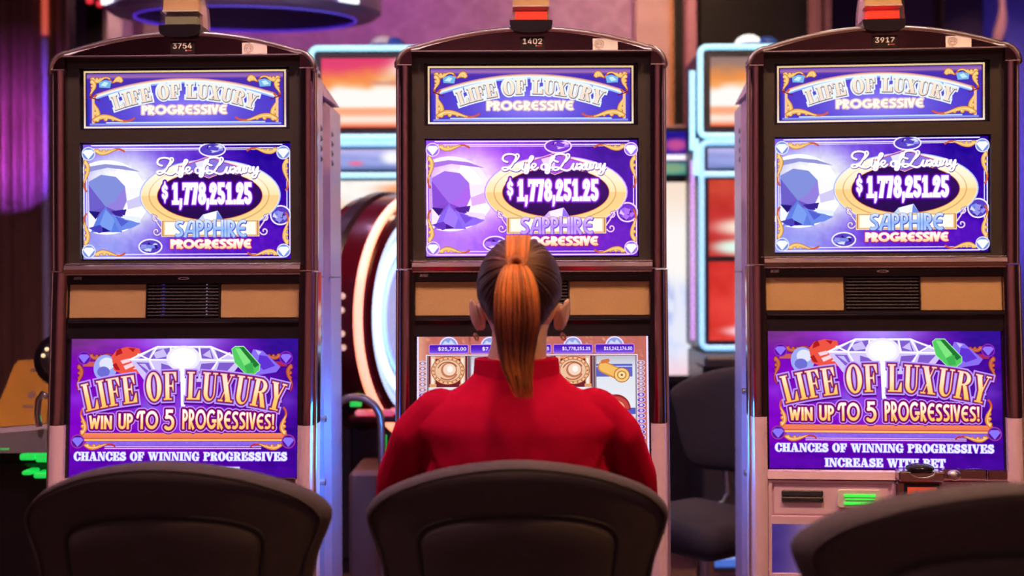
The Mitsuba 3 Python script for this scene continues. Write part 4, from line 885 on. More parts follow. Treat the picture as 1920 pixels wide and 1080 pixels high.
for sx in (0, 1): CH[f'stay{sx}'] = sk(tube([((sx * 2 - 1) * .09, -.10, .46), ((sx * 2 - 1) * .09, -.195, .465), ((sx * 2 - 1) * .09, -.215, .50), ((sx * 2 - 1) * .09, -.20, .66)], .012, 8), 'm_silver', True)
def chair(x, y, yaw, text, lift=0.0, group=None):
    """y: where the back of the backrest stands; the seat looks to +y before the turn."""
    t = thing('casino_stool', text, 'stool', group)
    M = T().translate([x, y + .23, 0]).rotate([0, 0, 1], yaw)
    B = M @ T().translate([0, -.23, BZ + lift])
    br = put(t + '__backrest', CH['backrest'], B)
    bp = put(br + '__panel', CH['back_panel'], B); put(br + '__seam', CH['panel_seam'], B); put(br + '__piping', CH['piping'], B)
    for k in ('seat', 'pedestal', 'base'): put(t + '__' + k, CH[k], M)
    for k in ('stay0', 'stay1'): put(t + '__stay', CH[k], M)
chair(wx(969, 1.77) - .0, 1.77, 0, 'dark upholstered stool that the person in the red top sits on')
chair(wx(300, 1.77), 1.77, -1, 'empty dark stool close in front of slot machine 3754, before its main screen')
chair(wx(1895, 1.40), 1.40, 3, 'empty dark stool cut off by the picture edge, below slot machine 3917', .028)
chair(wx(1322, 3.72), 3.50, 128, 'dark stool turned sideways in the gap between machines 1402 and 3917', -.01)

# ---------------------------------------------------------------- the person at the middle machine
PX, PY = .008, 2.055
bsdf('m_skin', (.80, .50, .40), .45, specular=.4)
bsdf('m_lips', (.50, .16, .14), .4)
bsdf('m_eye', (.8, .78, .75), .2)
bsdf('m_iris', (.06, .035, .02), .15)
bsdf('m_trouser', (.02, .02, .028), .8)
bsdf('m_shoe', (.015, .013, .013), .35)
bsdf('m_gold', (.95, .62, .26), .2, 1.0)
def knit(p, n, uv): return mi.Color3f(.37, .0015, .026) * (.86 + .2 * mikit.noise(p.x * 800, p.y * 800, p.z * 800))
bsdf('m_shirt', mikit.proc(knit), .85, sheen=.3, sheen_tint=1.0, specular=.05)
def loft(rings, n=48, p=2.3):
    V = []
    for z, a, b, y in rings:
        t = np.arange(n) * 2 * np.pi / n; c, s = np.cos(t), np.sin(t)
        V.append(np.column_stack([PX + a * np.sign(c) * np.abs(c) ** (2 / p), y + b * np.sign(s) * np.abs(s) ** (2 / p), np.full(n, z)]))
    m = len(rings); V = np.vstack(V + [np.array([[PX, rings[0][3], rings[0][0]], [PX, rings[-1][3], rings[-1][0]]])]); f = []
    i = np.arange(n); k = (i + 1) % n
    for j in range(m - 1): f += [np.stack([j * n + i, j * n + k, (j + 1) * n + k], 1), np.stack([j * n + i, (j + 1) * n + k, (j + 1) * n + i], 1)]
    f += [np.stack([np.full(n, m * n), k, i], 1), np.stack([np.full(n, m * n + 1), (m - 1) * n + i, (m - 1) * n + k], 1)]
    me = trimesh.Trimesh(V, np.vstack(f), process=False)
    if me.volume < 0: me.invert()
    return manifold3d.Manifold(manifold3d.Mesh(me.vertices.astype(np.float32), me.faces.astype(np.uint32)))
def arm(s, g):
    return chain([((PX + s * .140, PY + .005, .992), .045 + g), ((PX + s * .180, PY + .012, .958), .040 + g), ((PX + s * .216, PY + .075, .87), .039 + g), ((PX + s * .232, PY + .16, .775), .036 + g), ((PX + s * .215, PY + .28, .775), .034 + g), ((PX + s * .165, PY + .41, .775), .024 + g)])
torso = lambda g: [(.50, .165 + g, .125 + g, PY - .0), (.56, .172 + g, .122 + g, PY - .0), (.66, .146 + g, .098 + g, PY - .0), (.76, .140 + g, .094 + g, PY + .0), (.86, .150 + g, .098 + g, PY), (.93, .158 + g, .098 + g, PY), (.98, .174 + g, .090 + g, PY), (1.010, .158 + g, .074 + g, PY + .002), (1.035, .118 + g, .062 + g, PY + .004), (1.055, .084 + g, .056 + g, PY + .006), (1.075, .064 + g, .054 + g, PY + .008)]
# body: head, neck, trunk, arms with hands, legs - one surface
HC = np.array([.014, 2.085, 1.222])
head = [ball(HC, 1, (.073, .090, .093), 40), ball(HC + [0, .035, -.045], 1, (.058, .062, .066), 32), bone(HC + [0, .055, -.092], .024, HC + [0, .03, -.06], .045), ball(HC + [0, .080, -.008], .014), bone(HC + [0, .086, -.012], .0075, HC + [0, .100, -.043], .0105), ball(HC + [-.011, .090, -.044], .0075), ball(HC + [.011, .090, -.044], .0075),
        bone(HC + [-.040, .062, .008], .011, HC + [-.012, .076, .006], .011), bone(HC + [.040, .062, .008], .011, HC + [.012, .076, .006], .011), bone(HC + [-.012, .083, -.070], .010, HC + [.012, .083, -.070], .010), bone(HC + [0, -.02, -.06], .050, (PX + .002, PY + .008, 1.07), .052), bone((PX, PY + .006, 1.10), .053, (PX, PY + .004, 1.03), .060)]
for s in (-1, 1):
    e = HC + [s * .076, -.008, -.042]
    head.append(tomesh(manifold3d.Manifold.sphere(1, 24).scale([.0065, .015, .031])) and manifold3d.Manifold.sphere(1, 24).scale([.0065, .016, .031]).rotate([8, s * 16, s * -28]).translate([float(v) for v in e + [s * .0065, -.006, 0]]))
    head.append(bone(e + [s * -.004, .004, -.02], .009, e + [s * -.004, .004, .012], .010))
body = head + [loft(torso(-.002))]
for s in (-1, 1): body += arm(s, -.004)
for s in (-1, 1):   # hands: palm, four fingers, thumb resting on the ledge
    w = np.array([PX + s * .165, PY + .41, .775]); k = w + [s * -.008, .062, -.008]
    body += [manifold3d.Manifold.batch_hull([ball(w, .020), ball(w + [s * .018, .02, -.004], .014), ball(k + [s * .030, .012, -.006], .0105), ball(k + [s * -.028, .014, -.004], .011)])]
    for j, (off, L) in enumerate(((-.027, .066), (-.009, .074), (.010, .069), (.028, .054))):
        a = k + [s * off, .016, -.002]; b = a + [s * off * .12, L * .45, .004]; c = b + [0, L * .3, -.012]; d = c + [0, L * .14, -.018]
        body += chain([(a, .0095), (b, .0085), (c, .0078), (d, .0068)], 14)
    a = w + [s * -.016, .018, -.004]; body += chain([(a, .012), (a + [s * -.022, .026, -.006], .0105), (a + [s * -.026, .052, -.012], .0085)], 14)
leg = lambda s, g: chain([((PX + s * .085, PY + .0, .575), .078 + g), ((PX + s * .095, PY + .22, .590), .070 + g), ((PX + s * .10, PY + .42, .585), .056 + g), ((PX + s * .105, PY + .44, .54), .054 + g), ((PX + s * .105, PY + .46, .38), .050 + g), ((PX + s * .11, PY + .47, .20), .036 + g)])
for s in (-1, 1):
    body += leg(s, -.004) + chain([((PX + s * .11, PY + .47, .20), .034), ((PX + s * .11, PY + .465, .10), .036), ((PX + s * .115, PY + .54, .075), .034)])
bm = soft(union(body), .010, 6)
who = thing('person', 'person with a ginger ponytail and red long-sleeved top playing the middle slot machine', 'person')
put(who + '__body', sk(bm, 'm_skin', True))
for s in (-1, 1):
    e = put(who + '__eye', sk(moved(trimesh.creation.icosphere(3, .0115), *(HC + [s * .029, .0685, -.011])), 'm_eye', True)); put(e + '__iris', sk(moved(trimesh.creation.icosphere(2, .0062), *(HC + [s * .029, .0752, -.011])), 'm_iris', True))
put(who + '__lips', sk(moved(tomesh(manifold3d.Manifold.sphere(1, 24).scale([.019, .006, .0060])), *(HC + [0, .0895, -.069])), 'm_lips', True))
# the top
man = [loft(torso(.013)), loft([(1.045, .094, .074, PY + .006), (1.062, .083, .070, PY + .007), (1.080, .076, .067, PY + .009), (1.094, .0735, .065, PY + .010)])]
for s in (-1, 1): man += arm(s, .010)
sm = soft(union(man), .0105, 14)
v = np.array(sm.vertices); nrm = np.array(sm.vertex_normals)
dsp = .0035 * (meshkit.fbm(v * [9, 9, 9], 3, 5) - .5)
for s in (-1, 1):    # folds from the armpit
    for (x0, z0), (x1, z1), w, dep in (((.165, .945), (.128, .80), .010, .017), ((.150, .92), (.085, .79), .012, .010), ((.176, .935), (.166, .79), .008, .018), ((.160, .89), (.120, .75), .009, .010), ((.04, .99), (.03, .80), .020, .0035)):
        a = np.array([PX + s * x0, z0]); b = np.array([PX + s * x1, z1]); q = v[:, [0, 2]]
        tt = np.clip(((q - a) @ (b - a)) / ((b - a) @ (b - a)), 0, 1); dd = np.linalg.norm(q - (a + tt[:, None] * (b - a)), axis=1)
        dsp -= dep * np.exp(-(dd / w) ** 2) * np.sin(np.pi * np.clip(tt * .9 + .1, 0, 1)) * (v[:, 1] < PY)
        dsp += .6 * dep * np.exp(-((dd - 1.9 * w) / w) ** 2) * np.sin(np.pi * tt) * (v[:, 1] < PY)
dsp *= smooth01(1.055, 1.03, v[:, 2])
sm.vertices = v + nrm * dsp[:, None]
colr = loft([(1.066, .080, .070, PY + .008), (1.099, .0775, .0675, PY + .010), (1.1005, .0765, .0665, PY + .010)], 64)
sh = put(who + '__shirt', sk(sm, 'm_shirt', True), None, 'red long-sleeved top with a low stand-up collar')
put(sh + '__collar', sk(tomesh(colr), 'm_shirt', 50))
tm = soft(union([x for s in (-1, 1) for x in leg(s, .010)] + [loft([(.482, .16, .12, PY), (.51, .185, .138, PY), (.57, .186, .134, PY), (.62, .170, .116, PY)])]), .014, 8)
put(who + '__trousers', sk(tm, 'm_trouser', True), None, 'dark trousers')
for s in (-1, 1): put(who + '__shoe', sk(soft(union(chain([((PX + s * .11, PY + .455, .085), .044), ((PX + s * .115, PY + .53, .062), .044), ((PX + s * .117, PY + .60, .052), .036)])), .012, 6), 'm_shoe', True))
# hair drawn back to the tie
TIE = np.array([.0075, 1.992, 1.272])
R = np.array([.0805, .0985, .1015]); HO = HC + [-.0005, -.002, .001]
td = (TIE - HO) / R; td /= np.linalg.norm(td)
e1 = np.cross(td, [0, 0, 1.0]); e1 = -e1 / np.linalg.norm(e1); e2 = np.cross(e1, td)
if e1[0] < 0: e1 = -e1
if e2[2] < 0: e2 = -e2
# hairline: angle about the tie (0 = viewer's right, 90 = up) -> reach over the skull in degrees
hl = np.array([(-90, 74), (-70, 76), (-52, 78), (-35, 74), (-20, 82), (0, 100), (25, 122), (60, 128), (90, 128), (120, 128), (155, 122), (180, 100), (200, 82), (215, 74), (232, 78), (250, 76), (270, 74)], float)
nA, nT = 360, 44
psi = np.linspace(-90, 270, nA, endpoint=False); V, C = [], []
reach = np.radians(np.interp(psi, hl[:, 0], hl[:, 1]))
rngp = np.random.RandomState(4)
rid = meshkit.fbm(np.stack([np.cos(np.radians(psi)) * 9, np.sin(np.radians(psi)) * 9, psi * 0], -1), 4, 3)
rid2 = np.interp(psi, np.linspace(-90, 270, 181), rngp.rand(181))
for j in range(nT + 1):
    t = j / nT; a = reach * t + .02
    d = np.cos(a)[:, None] * td + np.sin(a)[:, None] * (np.cos(np.radians(psi))[:, None] * e1 + np.sin(np.radians(psi))[:, None] * e2)
    r = 1 + (.030 * (rid - .5) + .020 * (rid2 - .5)) * np.sin(np.pi * min(1, t * 1.1)) - .05 * t ** 6 + .03 * np.exp(-(t / .1) ** 2)
    V.append(HO + d * R * r[:, None])
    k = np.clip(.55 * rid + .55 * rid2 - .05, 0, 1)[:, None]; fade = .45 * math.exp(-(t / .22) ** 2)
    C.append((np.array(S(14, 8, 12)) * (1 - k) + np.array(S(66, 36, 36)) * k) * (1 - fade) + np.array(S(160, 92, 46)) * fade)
i = np.arange(nA); k2 = (i + 1) % nA
fc = np.vstack([np.vstack([np.stack([j * nA + i, j * nA + k2, (j + 1) * nA + k2], 1), np.stack([j * nA + i, (j + 1) * nA + k2, (j + 1) * nA + i], 1)]) for j in range(nT)])
hm = trimesh.Trimesh(np.vstack(V), fc, process=False)
if (hm.face_normals[::97] * (hm.triangles_center[::97] - HO)).sum() < 0: hm.invert()
bsdf('m_hair', VC, .42, specular=.35)
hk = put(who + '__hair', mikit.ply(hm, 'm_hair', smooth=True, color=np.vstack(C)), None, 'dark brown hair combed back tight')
rng = np.random.RandomState(11)
def strands(n, path, spread, r0, cols, nz=22, jit=.35):
    """n tapering strands along path(t) -> centre, with half widths spread(t) -> (x, y)."""
    vs, fs, cs, off = [], [], [], 0
    t = np.linspace(0, 1, nz)
    c0 = np.array([path(x) for x in t]); sp = np.array([spread(x) for x in t])
    for _ in range(n):
        a, q = rng.rand() * 2 * np.pi, math.sqrt(rng.rand()); ox, oy = math.cos(a) * q, math.sin(a) * q
        end = .80 + .2 * rng.rand() if rng.rand() < .75 else .66 + .2 * rng.rand()
        wob = np.stack([np.sin(t * 5 + rng.rand() * 6), np.cos(t * 4 + rng.rand() * 6)], 1) * jit * .006 * t[:, None]
        p = c0 + np.column_stack([ox * sp[:, 0] + wob[:, 0], oy * sp[:, 1] + wob[:, 1] * .5, np.zeros(nz)])
        p = np.stack([np.interp(t * end, t, p[:, k]) for k in range(3)], 1)
        m = tube(p, r0 * (1 - .75 * t ** 3), 5)
        cc = np.stack([np.interp(t * end, [x for x, _ in cols], [lin(c)[k] for _, c in cols]) for k in range(3)], 1) * (.38 + 1.15 * rng.rand() ** 1.3)
        cc = np.vstack([np.repeat(cc, 5, 0), cc[:1], cc[-1:]])
        vs.append(m.vertices); fs.append(m.faces + off); cs.append(cc); off += len(m.vertices)
    return trimesh.Trimesh(np.vstack(vs), np.vstack(fs), process=False), np.vstack(cs)
pk = np.array([(967, 497, 1.988), (968, 515, 1.968), (969, 560, 1.950), (970, 600, 1.945), (969, 640, 1.945), (970, 680, 1.942), (976, 715, 1.938), (983, 750, 1.938)])
pc = np.array([at(u, v, d) for u, v, d in pk]); ps = np.array([0, .07, .26, .42, .58, .74, .88, 1.0])
pw = np.array([19, 32, 41, 42, 36, 30, 23, 15]) / F * 1.95
path = lambda t: np.array([np.interp(t, ps, pc[:, k]) for k in range(3)])
from scipy.interpolate import PchipInterpolator
PI_, WI_ = PchipInterpolator(ps, pc), PchipInterpolator(ps, pw)
tail, tc = strands(330, lambda t: PI_(t), lambda t: (float(WI_(t)), float(WI_(t)) * .42), .0021, [(0, (214, 120, 40)), (.16, (206, 116, 40)), (.36, (150, 74, 40)), (.60, (112, 54, 40)), (.8, (176, 96, 46)), (1, (226, 142, 66))])  # ginger root colour takes in the overhead highlight; the tips are dyed
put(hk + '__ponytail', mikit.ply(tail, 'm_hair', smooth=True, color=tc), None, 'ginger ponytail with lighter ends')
ck = [np.array(at(u, v, 2.0)) for u, v in ((969, 440), (968, 452), (967, 470), (966, 496))]
def on_skull(p, lift):
    d = np.array([p[0], 0, p[2]]) - [HO[0], 0, HO[2]]; q = 1 - (d[0] / R[0]) ** 2 - (d[2] / R[2]) ** 2
    y = HO[1] - R[1] * math.sqrt(max(q, 0.0)); return np.array([p[0], y - lift, p[2]])
cp = np.array([HO + np.array([0, math.sin(a), math.cos(a)]) * R * [1, 1, 1.012] + [.0, 0, .0] for a in np.radians((12, -4, -20, -36, -50, -60))] + [TIE + [0, -.006, -.004]])
cp[:, 0] = np.linspace(.013, TIE[0], len(cp))
CI = PchipInterpolator(np.linspace(0, 1, len(cp)), cp)
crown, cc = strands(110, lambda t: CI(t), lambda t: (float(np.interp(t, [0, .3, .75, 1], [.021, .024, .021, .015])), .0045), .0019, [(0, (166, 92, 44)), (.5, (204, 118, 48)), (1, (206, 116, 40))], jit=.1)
put(hk + '__crown_highlight', mikit.ply(crown, 'm_hair', smooth=True, color=cc), None, 'crown lock coloured ginger for the overhead light on it')  # overhead highlight on the hair, put into the colour of these strands
put(hk + '__tie', sk(moved(trimesh.creation.torus(.0125, .006, 32, 12), *(TIE + [0, -.006, -.002]), rx=68), bsdf('m_tie', S(150, 80, 34), .5), True), None, 'lock of ginger hair wrapped round the tie')
fly = []
for k in range(9):
    a = at(902 - 2 * k % 6, 572 + 5 * k, 2.09); fly.append(tube(spline([a, a + [-.010 - .004 * (k % 3), 0, -.012], a + [-.012 - .003 * (k % 4), 0, -.03 - .006 * (k % 3)]], 10), .0003, 4))
put(hk + '__loose_strands', sk(cat_(fly), 'm_iris', True))
for s in (-1, 1):
    put(who + '__earring', sk(moved(trimesh.creation.torus(.0065, .0019, 24, 10), *(HC + [s * .080, -.012, -.083]), ry=70, rz=30), 'm_gold', True), None, 'small gold hoop earring')

# ---------------------------------------------------------------- machines and furniture behind
bsdf('m_bg_body', (.035, .03, .05), .35)
bsdf('m_bg_panel', (.42, .40, .62), .4)
bsdf('m_dome', (.75, .78, .80), .25)
bsdf('m_blue', (.03, .10, .45), .3)
bsdf('m_tube', (.5, .8, .9), .3)
CY = S(150, 226, 252, 1.25)
def loop(u0, u1, v0, v1, r, arc=0):
    pts = []
    for cu, cv, a0 in ((u1 - r, v0 + r, -90), (u1 - r, v1 - r, 0), (u0 + r, v1 - r, 90), (u0 + r, v0 + r, 180)):
        for a in np.radians(np.linspace(a0, a0 + 90, 7)): pts.append((cu + r * math.cos(a), cv + r * math.sin(a)))
    pts = np.array(pts)
    if arc: pts[:, 1] -= np.where(pts[:, 1] < (v0 + v1) / 2, arc * (1 - ((pts[:, 0] - (u0 + u1) / 2) / ((u1 - u0) / 2)) ** 2), 0)
    return pts
def screen(W, H, fn, nx=48, ny=32, gain=1.0):
    a = Art(0, 1, 0, 1, W, H); a.grid(nx, ny, fn); return a.shape(None, gain)
def warm(seed, top, hot):
    def fn(x, y):
        n = noise2(x, y, .22, seed); c = mixc(top, (250, 150, 70), smooth01(.05, .42, y + .3 * (n - .5)))
        c = mixc(c, hot, smooth01(.34, .5, y + .25 * (n - .5)) * (1 - smooth01(.70, .74, y)))
        c = mixc(c, (255, 170, 130), smooth01(.70, .76, y)); c = mixc(c, (255, 240, 226), np.exp(-((y - .88) / .055) ** 2) * smooth01(.42, .5, n + .2))
        c = mixc(c, (255, 250, 226), np.exp(-((x - .62 + .45 * y) / .1) ** 2) * smooth01(.5, .1, y) * .8)
        c = mixc(c, (200, 120, 110), np.exp(-((y - .36) / .02) ** 2) * smooth01(.3, .4, x) * smooth01(.7, .6, x))
        return mixc(c, (226, 70, 40), smooth01(.95, 1, y))
    return fn
def blobs(base, top, spots):
    def fn(x, y):
        c = mixc(top, base, smooth01(0, .5, y)) + (noise2(x, y, .2, 8)[:, None] - .5) * 50
        for cx, cy, rx, ry, col in spots: c = mixc(c, col, np.exp(-(((x - cx) / rx) ** 2 + ((y - cy) / ry) ** 2) ** 2))
        return c
    return fn
REDS = blobs((200, 52, 50), (206, 70, 50), [(.9, .34, .3, .12, (255, 250, 236)), (.3, .62, .26, .12, (255, 244, 226)), (.75, .66, .3, .16, (255, 255, 250)), (.2, .88, .18, .1, (226, 255, 240)), (.8, .88, .2, .1, (236, 255, 246)), (.8, .1, .3, .1, (120, 20, 30))])
REDS2 = blobs((226, 60, 52), (214, 50, 44), [(.62, .42, .34, .36, (255, 236, 190)), (.66, .44, .2, .2, (250, 255, 236)), (.3, .88, .2, .07, (255, 236, 250)), (.72, .88, .22, .07, (255, 250, 190))])
PALE = blobs((246, 240, 236), (255, 250, 244), [(.2, .5, .3, .2, (250, 206, 160)), (.6, .3, .3, .2, (255, 250, 236)), (.7, .12, .3, .1, (250, 150, 90)), (.1, .8, .2, .2, (226, 206, 236))])
def neon_machine(uc, d, dx, top, low1, low2, text, beacon, side=False, lit=True):
    t = thing('slot_machine', text, 'slot machine', None); s = d / F; x0, z0 = wx(uc, d), 0
    p = lambda n, sh, txt=None: put(t + '__' + n, sh, T().translate([x0, d, 0]), txt)
    xz = lambda u, v: ((u) * s, wz(v, d))
    bx = lambda u0, u1, v0, v1, y0, y1, c=.004: cbox(u0 * s, u1 * s, y0, y1, wz(v1, d), wz(v0, d), c)
    p('body', sk(cat_([bx(-154, 154, 88, 660, .012, .40, .02), cbox(-150 * s, 150 * s, -.02, .40, .06, wz(662, d), .01), bx(-157, 157, 664, 690, -.16, .1, .015), cbox(-140 * s, 140 * s, .0, .38, 0, .08)]), 'm_bg_body'))
    ring = lambda pts: tube(np.array([(u * s, 0, wz(v, d)) for u, v in pts]), .0128, 8, True)
    if lit:
        p('upper_tube', sk(ring(loop(-152, 152, 90, 256, 12, 5)), 'm_tube', True, emitter=emit(CY, 0.0)), 'glowing cyan tube around the top screen')
        p('lower_tube', sk(ring(loop(-150, 150, 269, 654, 12)), 'm_tube', True, emitter=emit(S(120, 190, 246, 1.15), 0.0)), 'glowing cyan tube around the lower screens')
        p('cross_tube', sk(tube(np.array([(u * s, -.004, wz(328, d)) for u in (-146, 146)]), .0125, 8), 'm_tube', True, emitter=emit(S(150, 214, 250, 1.15), 0.0)))
    def scr(n, u0, u1, v0, v1, fn):
        w, h = (u1 - u0) * s, (v1 - v0) * s
        k = put(t + '__' + n, screen(w, h, fn), T().translate([x0 + (u0 + u1) / 2 * s, d + .004, (wz(v0, d) + wz(v1, d)) / 2]))
    scr('top_screen', -133, 133, 108, 238, top); scr('middle_screen', -136, 136, 338, 482, low1); scr('bottom_screen', -136, 136, 492, 640, low2)
    lilac = blobs((150, 160, 226), (190, 186, 240), [(.5, .4, .08, .35, (255, 255, 255)), (.25, .7, .05, .15, (236, 120, 160)), (.5, 1, .6, .2, (110, 130, 190))])
    scr('button_strip', -138, 138, 279, 317, lilac)
    if beacon:
        b = p('beacon', sk(cat_([moved(lathe([(0, 0), (.085, 0), (.085, .012), (.06, .02), (0, .02)], 32), beacon[0] * s, .15, wz(80, d))]), 'm_blue', 30))
        dm = tomesh(manifold3d.Manifold.sphere(1, 32).scale([.062, .062, .05]).trim_by_plane([0, 0, 1], 0))
        put(b + '__dome', sk(moved(dm, beacon[0] * s, .15, wz(74, d)), 'm_dome', 40, **({'emitter': emit(S(*beacon[2], 1.0), 0.0)} if beacon[2] else {})), T().translate([x0, d, 0]))
        put(b + '__cap', sk(moved(tomesh(manifold3d.Manifold.sphere(1, 32).scale([.05, .045, .042]).trim_by_plane([0, 0, 1], 0)), beacon[1] * s, .13, wz(76, d)), 'm_blue', 40), T().translate([x0, d, 0]))
    if side:
        p('side_tube', sk(tube(np.array([(-165 * s, .03, wz(v, d)) for v in (132, 281)]), .0125, 8), 'm_tube', True, emitter=emit(CY, 0.0)))
        p('side_strip', sk(bx(-168, -161, 300, 640, .02, .06), 'm_tube', emitter=emit(S(190, 60, 190, .9), 0.0)), 'magenta light strip')
        p('side_tube', sk(tube(np.array([(-160 * s, .0, wz(v, d)) for v in (262, 330)]), .0115, 8), 'm_tube', True, emitter=emit(CY, 0.0)))
    return t
neon_machine(737, 4.8, 0, warm(3, (226, 60, 110), (255, 252, 246)), PALE, PALE, 'cyan-lit slot machine with a fiery red and orange top screen behind the big wheel', (-25, -2, None))
neon_machine(1062, 4.8, 0, warm(5, (226, 90, 60), (255, 250, 240)), PALE, REDS, 'cyan-lit slot machine mostly hidden behind machine 1402', (35, 70, (170, 226, 255)))
neon_machine(1466, 4.8, 0, warm(9, (150, 120, 116), (255, 253, 248)), REDS, REDS2, 'cyan-lit slot machine with red lower screens beside machine 3917', (-48, -14, (240, 255, 246)), True)
for kf, (u0, u1, v0, v1, c, tx) in enumerate(((1336, 1362, 1020, 1034, (190, 236, 255), 'bright cyan floor reflection shaped as a glowing box'), (1322, 1392, 1048, 1066, (20, 90, 190), 'blue floor reflection shaped as a glowing strip'))):
    put('slot_machine_005__floor_reflection', sk(cbox(wx(u0, 4.6), wx(u1, 4.6), 4.6, 4.66, max(.004, wz(v1, 4.6)), wz(v0, 4.6), .006), 'm_tube', emitter=emit(S(*c), 0.0)), None, tx)  # glowing boxes stand in for light reflected on the floor
neon_machine(419, 4.8, 0, warm(2, (60, 30, 40), (90, 60, 50)), PALE, PALE, 'unlit slot machine whose dark dome shows above machine 3754', (8, 4, None), lit=False)
# pale tall display
def tall(x, y):
    c = mixc((250, 226, 206), (255, 250, 246), smooth01(.0, .3, y)); c = mixc(c, (214, 222, 255), smooth01(.45, .6, y) * (.5 + .5 * smooth01(.4, .6, noise2(x, y, .12, 3))))
    c = mixc(c, (130, 150, 230), np.exp(-(((x - .72) / .1) ** 2 + ((y - .62) / .16) ** 2) ** 2) * smooth01(.4, .6, noise2(x * 2, y, .05, 6)))
    return mixc(c, (250, 214, 226), smooth01(.86, 1, y))
D6 = 5.5
t = thing('game_display', 'tall pale game display glowing between machines 1402 and 3917', 'game display'); s6 = D6 / F
p6 = lambda n, u0, u1, v0, v1, y0, y1, m, txt=None, **k: put(t + '__' + n, sk(cbox(wx(u0, D6), wx(u1, D6), D6 + y0, D6 + y1, wz(v1, D6, 1200), wz(v0, D6, 1200), .006), m, **k), None, txt)
p6('cabinet', 1100, 1306, 238, 720, .01, .4, 'm_bg_body'); p6('foot', 1110, 1296, 720, 998, .05, .4, 'm_bg_body')
put(t + '__screen', screen((1297 - 1106) * s6, (704 - 342) * s6, tall), T().translate([wx(1201.5, D6), D6, wz(523, D6, 1200)]))
put(t + '__top_screen', screen((1297 - 1106) * s6, 42 * s6, blobs((40, 20, 150), (30, 16, 140), [(.85, .6, .12, .3, (200, 80, 150)), (.2, .5, .2, .3, (120, 60, 190))])), T().translate([wx(1201.5, D6), D6, wz(268, D6, 1200)]))
p6('light_bar', 1104, 1298, 291, 300, -.02, .02, 'm_tube', 'white light bar', emitter=emit(S(250, 236, 255, 1.1), 0.0))
put(t + '__teal_strip', screen((1297 - 1106) * s6, 24 * s6, blobs((30, 120, 140), (40, 90, 150), [(.8, .5, .2, .5, (130, 170, 130))])), T().translate([wx(1201.5, D6), D6, wz(316, D6, 1200)]))

# the big wheel
bsdf('m_wheel', (.075, .002, .008), .18, specular=.7)
bsdf('m_wheel_dark', (.02, .008, .012), .25)
WD = 4.0
WM = T().translate([wx(748, WD), WD + .05, wz(592, WD)]).rotate([0, 0, 1], 66).rotate([1, 0, 0], 90)
t = thing('prize_wheel', 'big red prize wheel game with orange neon and white light rings seen edge-on', 'wheel game')
W = lambda n, m, mat, txt=None, sm=30, **k: put(t + '__' + n, sk(m, mat, sm, **k), WM, txt)
W('drum', lathe([(0, -.13), (.40, -.13), (.432, -.11), (.438, -.06), (.432, .07), (.40, .10), (.372, .105), (.372, .06), (0, .06)], 96), 'm_wheel', 'glossy dark red drum')
W('rim', lathe([(.436, -.075), (.446, -.06), (.446, -.02), (.436, -.005)], 96), 'm_wheel_dark')
an = np.linspace(math.radians(100), math.radians(252), 60)
W('neon_tube', tube(np.stack([.425 * np.cos(an), .425 * np.sin(an), np.full(60, .085)], 1), .0155, 10), 'm_tube', 'orange neon tube', True, emitter=emit(S(255, 136, 96, 2.2), 0.0))
an2 = np.linspace(math.radians(42), math.radians(98), 24)
W('neon_tube', tube(np.stack([.425 * np.cos(an2), .425 * np.sin(an2), np.full(24, .085)], 1), .013, 10), 'm_tube', 'salmon neon tube', True, emitter=emit(S(236, 120, 104, .9), 0.0))
full = np.linspace(0, 2 * np.pi, 96, endpoint=False)
for r, z, w, c in ((.338, .08, .010, (190, 206, 255)), (.285, .075, .013, (250, 252, 255)), (.235, .075, .008, (120, 140, 255))):
    W('light_ring', tube(np.stack([r * np.cos(full), r * np.sin(full), np.full(96, z)], 1), w, 8, True), 'm_tube', None, True, emitter=emit(S(*c, 1.2), 0.0))
W('face', lathe([(0, .064), (.325, .064), (.325, .066), (0, .066)], 64), 'm_tube', 'pale lit wheel face', 30, emitter=emit(S(116, 112, 200, .8), 0.0))
for a, r in ((176, .438), (170, .438), (186, .438), (192, .438), (178, .30)):
    a = math.radians(a); W('bulb', moved(trimesh.creation.icosphere(2, .011), r * math.cos(a), r * math.sin(a), .03), 'm_tube', None, True, emitter=emit(S(214, 150, 110, .9), 0.0))
put(t + '__bulb', sk(moved(trimesh.creation.icosphere(3, .020), *at(734, 411, 3.9)), 'm_tube', True, emitter=emit(S(255, 255, 255, 1.2), 0.0)))
q = lambda n, u0, u1, v0, v1, d0, d1, m, c=.01, txt=None, **k: put(t + '__' + n, sk(cbox(wx(u0, d0), wx(u1, d0), d0, d1, max(wz(v1, d0), 0), wz(v0, d0), c), m, **k), None, txt)
bsdf('m_laminate', mikit.proc(lambda p, n, uv: mikit.mix((.30, .15, .13), (.38, .20, .17), mikit.noise(p.x * 30, p.y * 30, p.z * 4))), .5)
q('cabinet', 655, 790, 792, 1300, 3.86, 4.3, 'm_wheel_dark'); q('deck', 650, 790, 775, 792, 3.72, 4.25, 'm_wheel', .01)
q('lower_panel', 652, 722, 884, 1300, 3.55, 3.85, 'm_laminate', .012, 'pinkish wood laminate panel')
for u, v in ((676, 769), (692, 771), (706, 772), (722, 770), (733, 772)): put(t + '__button', sk(moved(lathe([(0, 0), (.017, 0), (.017, .008), (.012, .014), (0, .014)], 20), float(at(u, v, 3.8)[0]), 3.8, wz(776, 3.72) + .0), 'm_tube', 30, emitter=emit(S(236, 40, 50, .9), 0.0)), None, 'red lit button')
for u, v0, v1 in ((720, 815, 852), (668, 752, 762)): q('green_light', u - 4 if v1 > 800 else 655, u + 3 if v1 > 800 else 676, v0, v1, 3.70, 3.72, 'm_green_glow', .003, 'green light', emitter=emit(S(20, 190, 70, .9), 0.0))
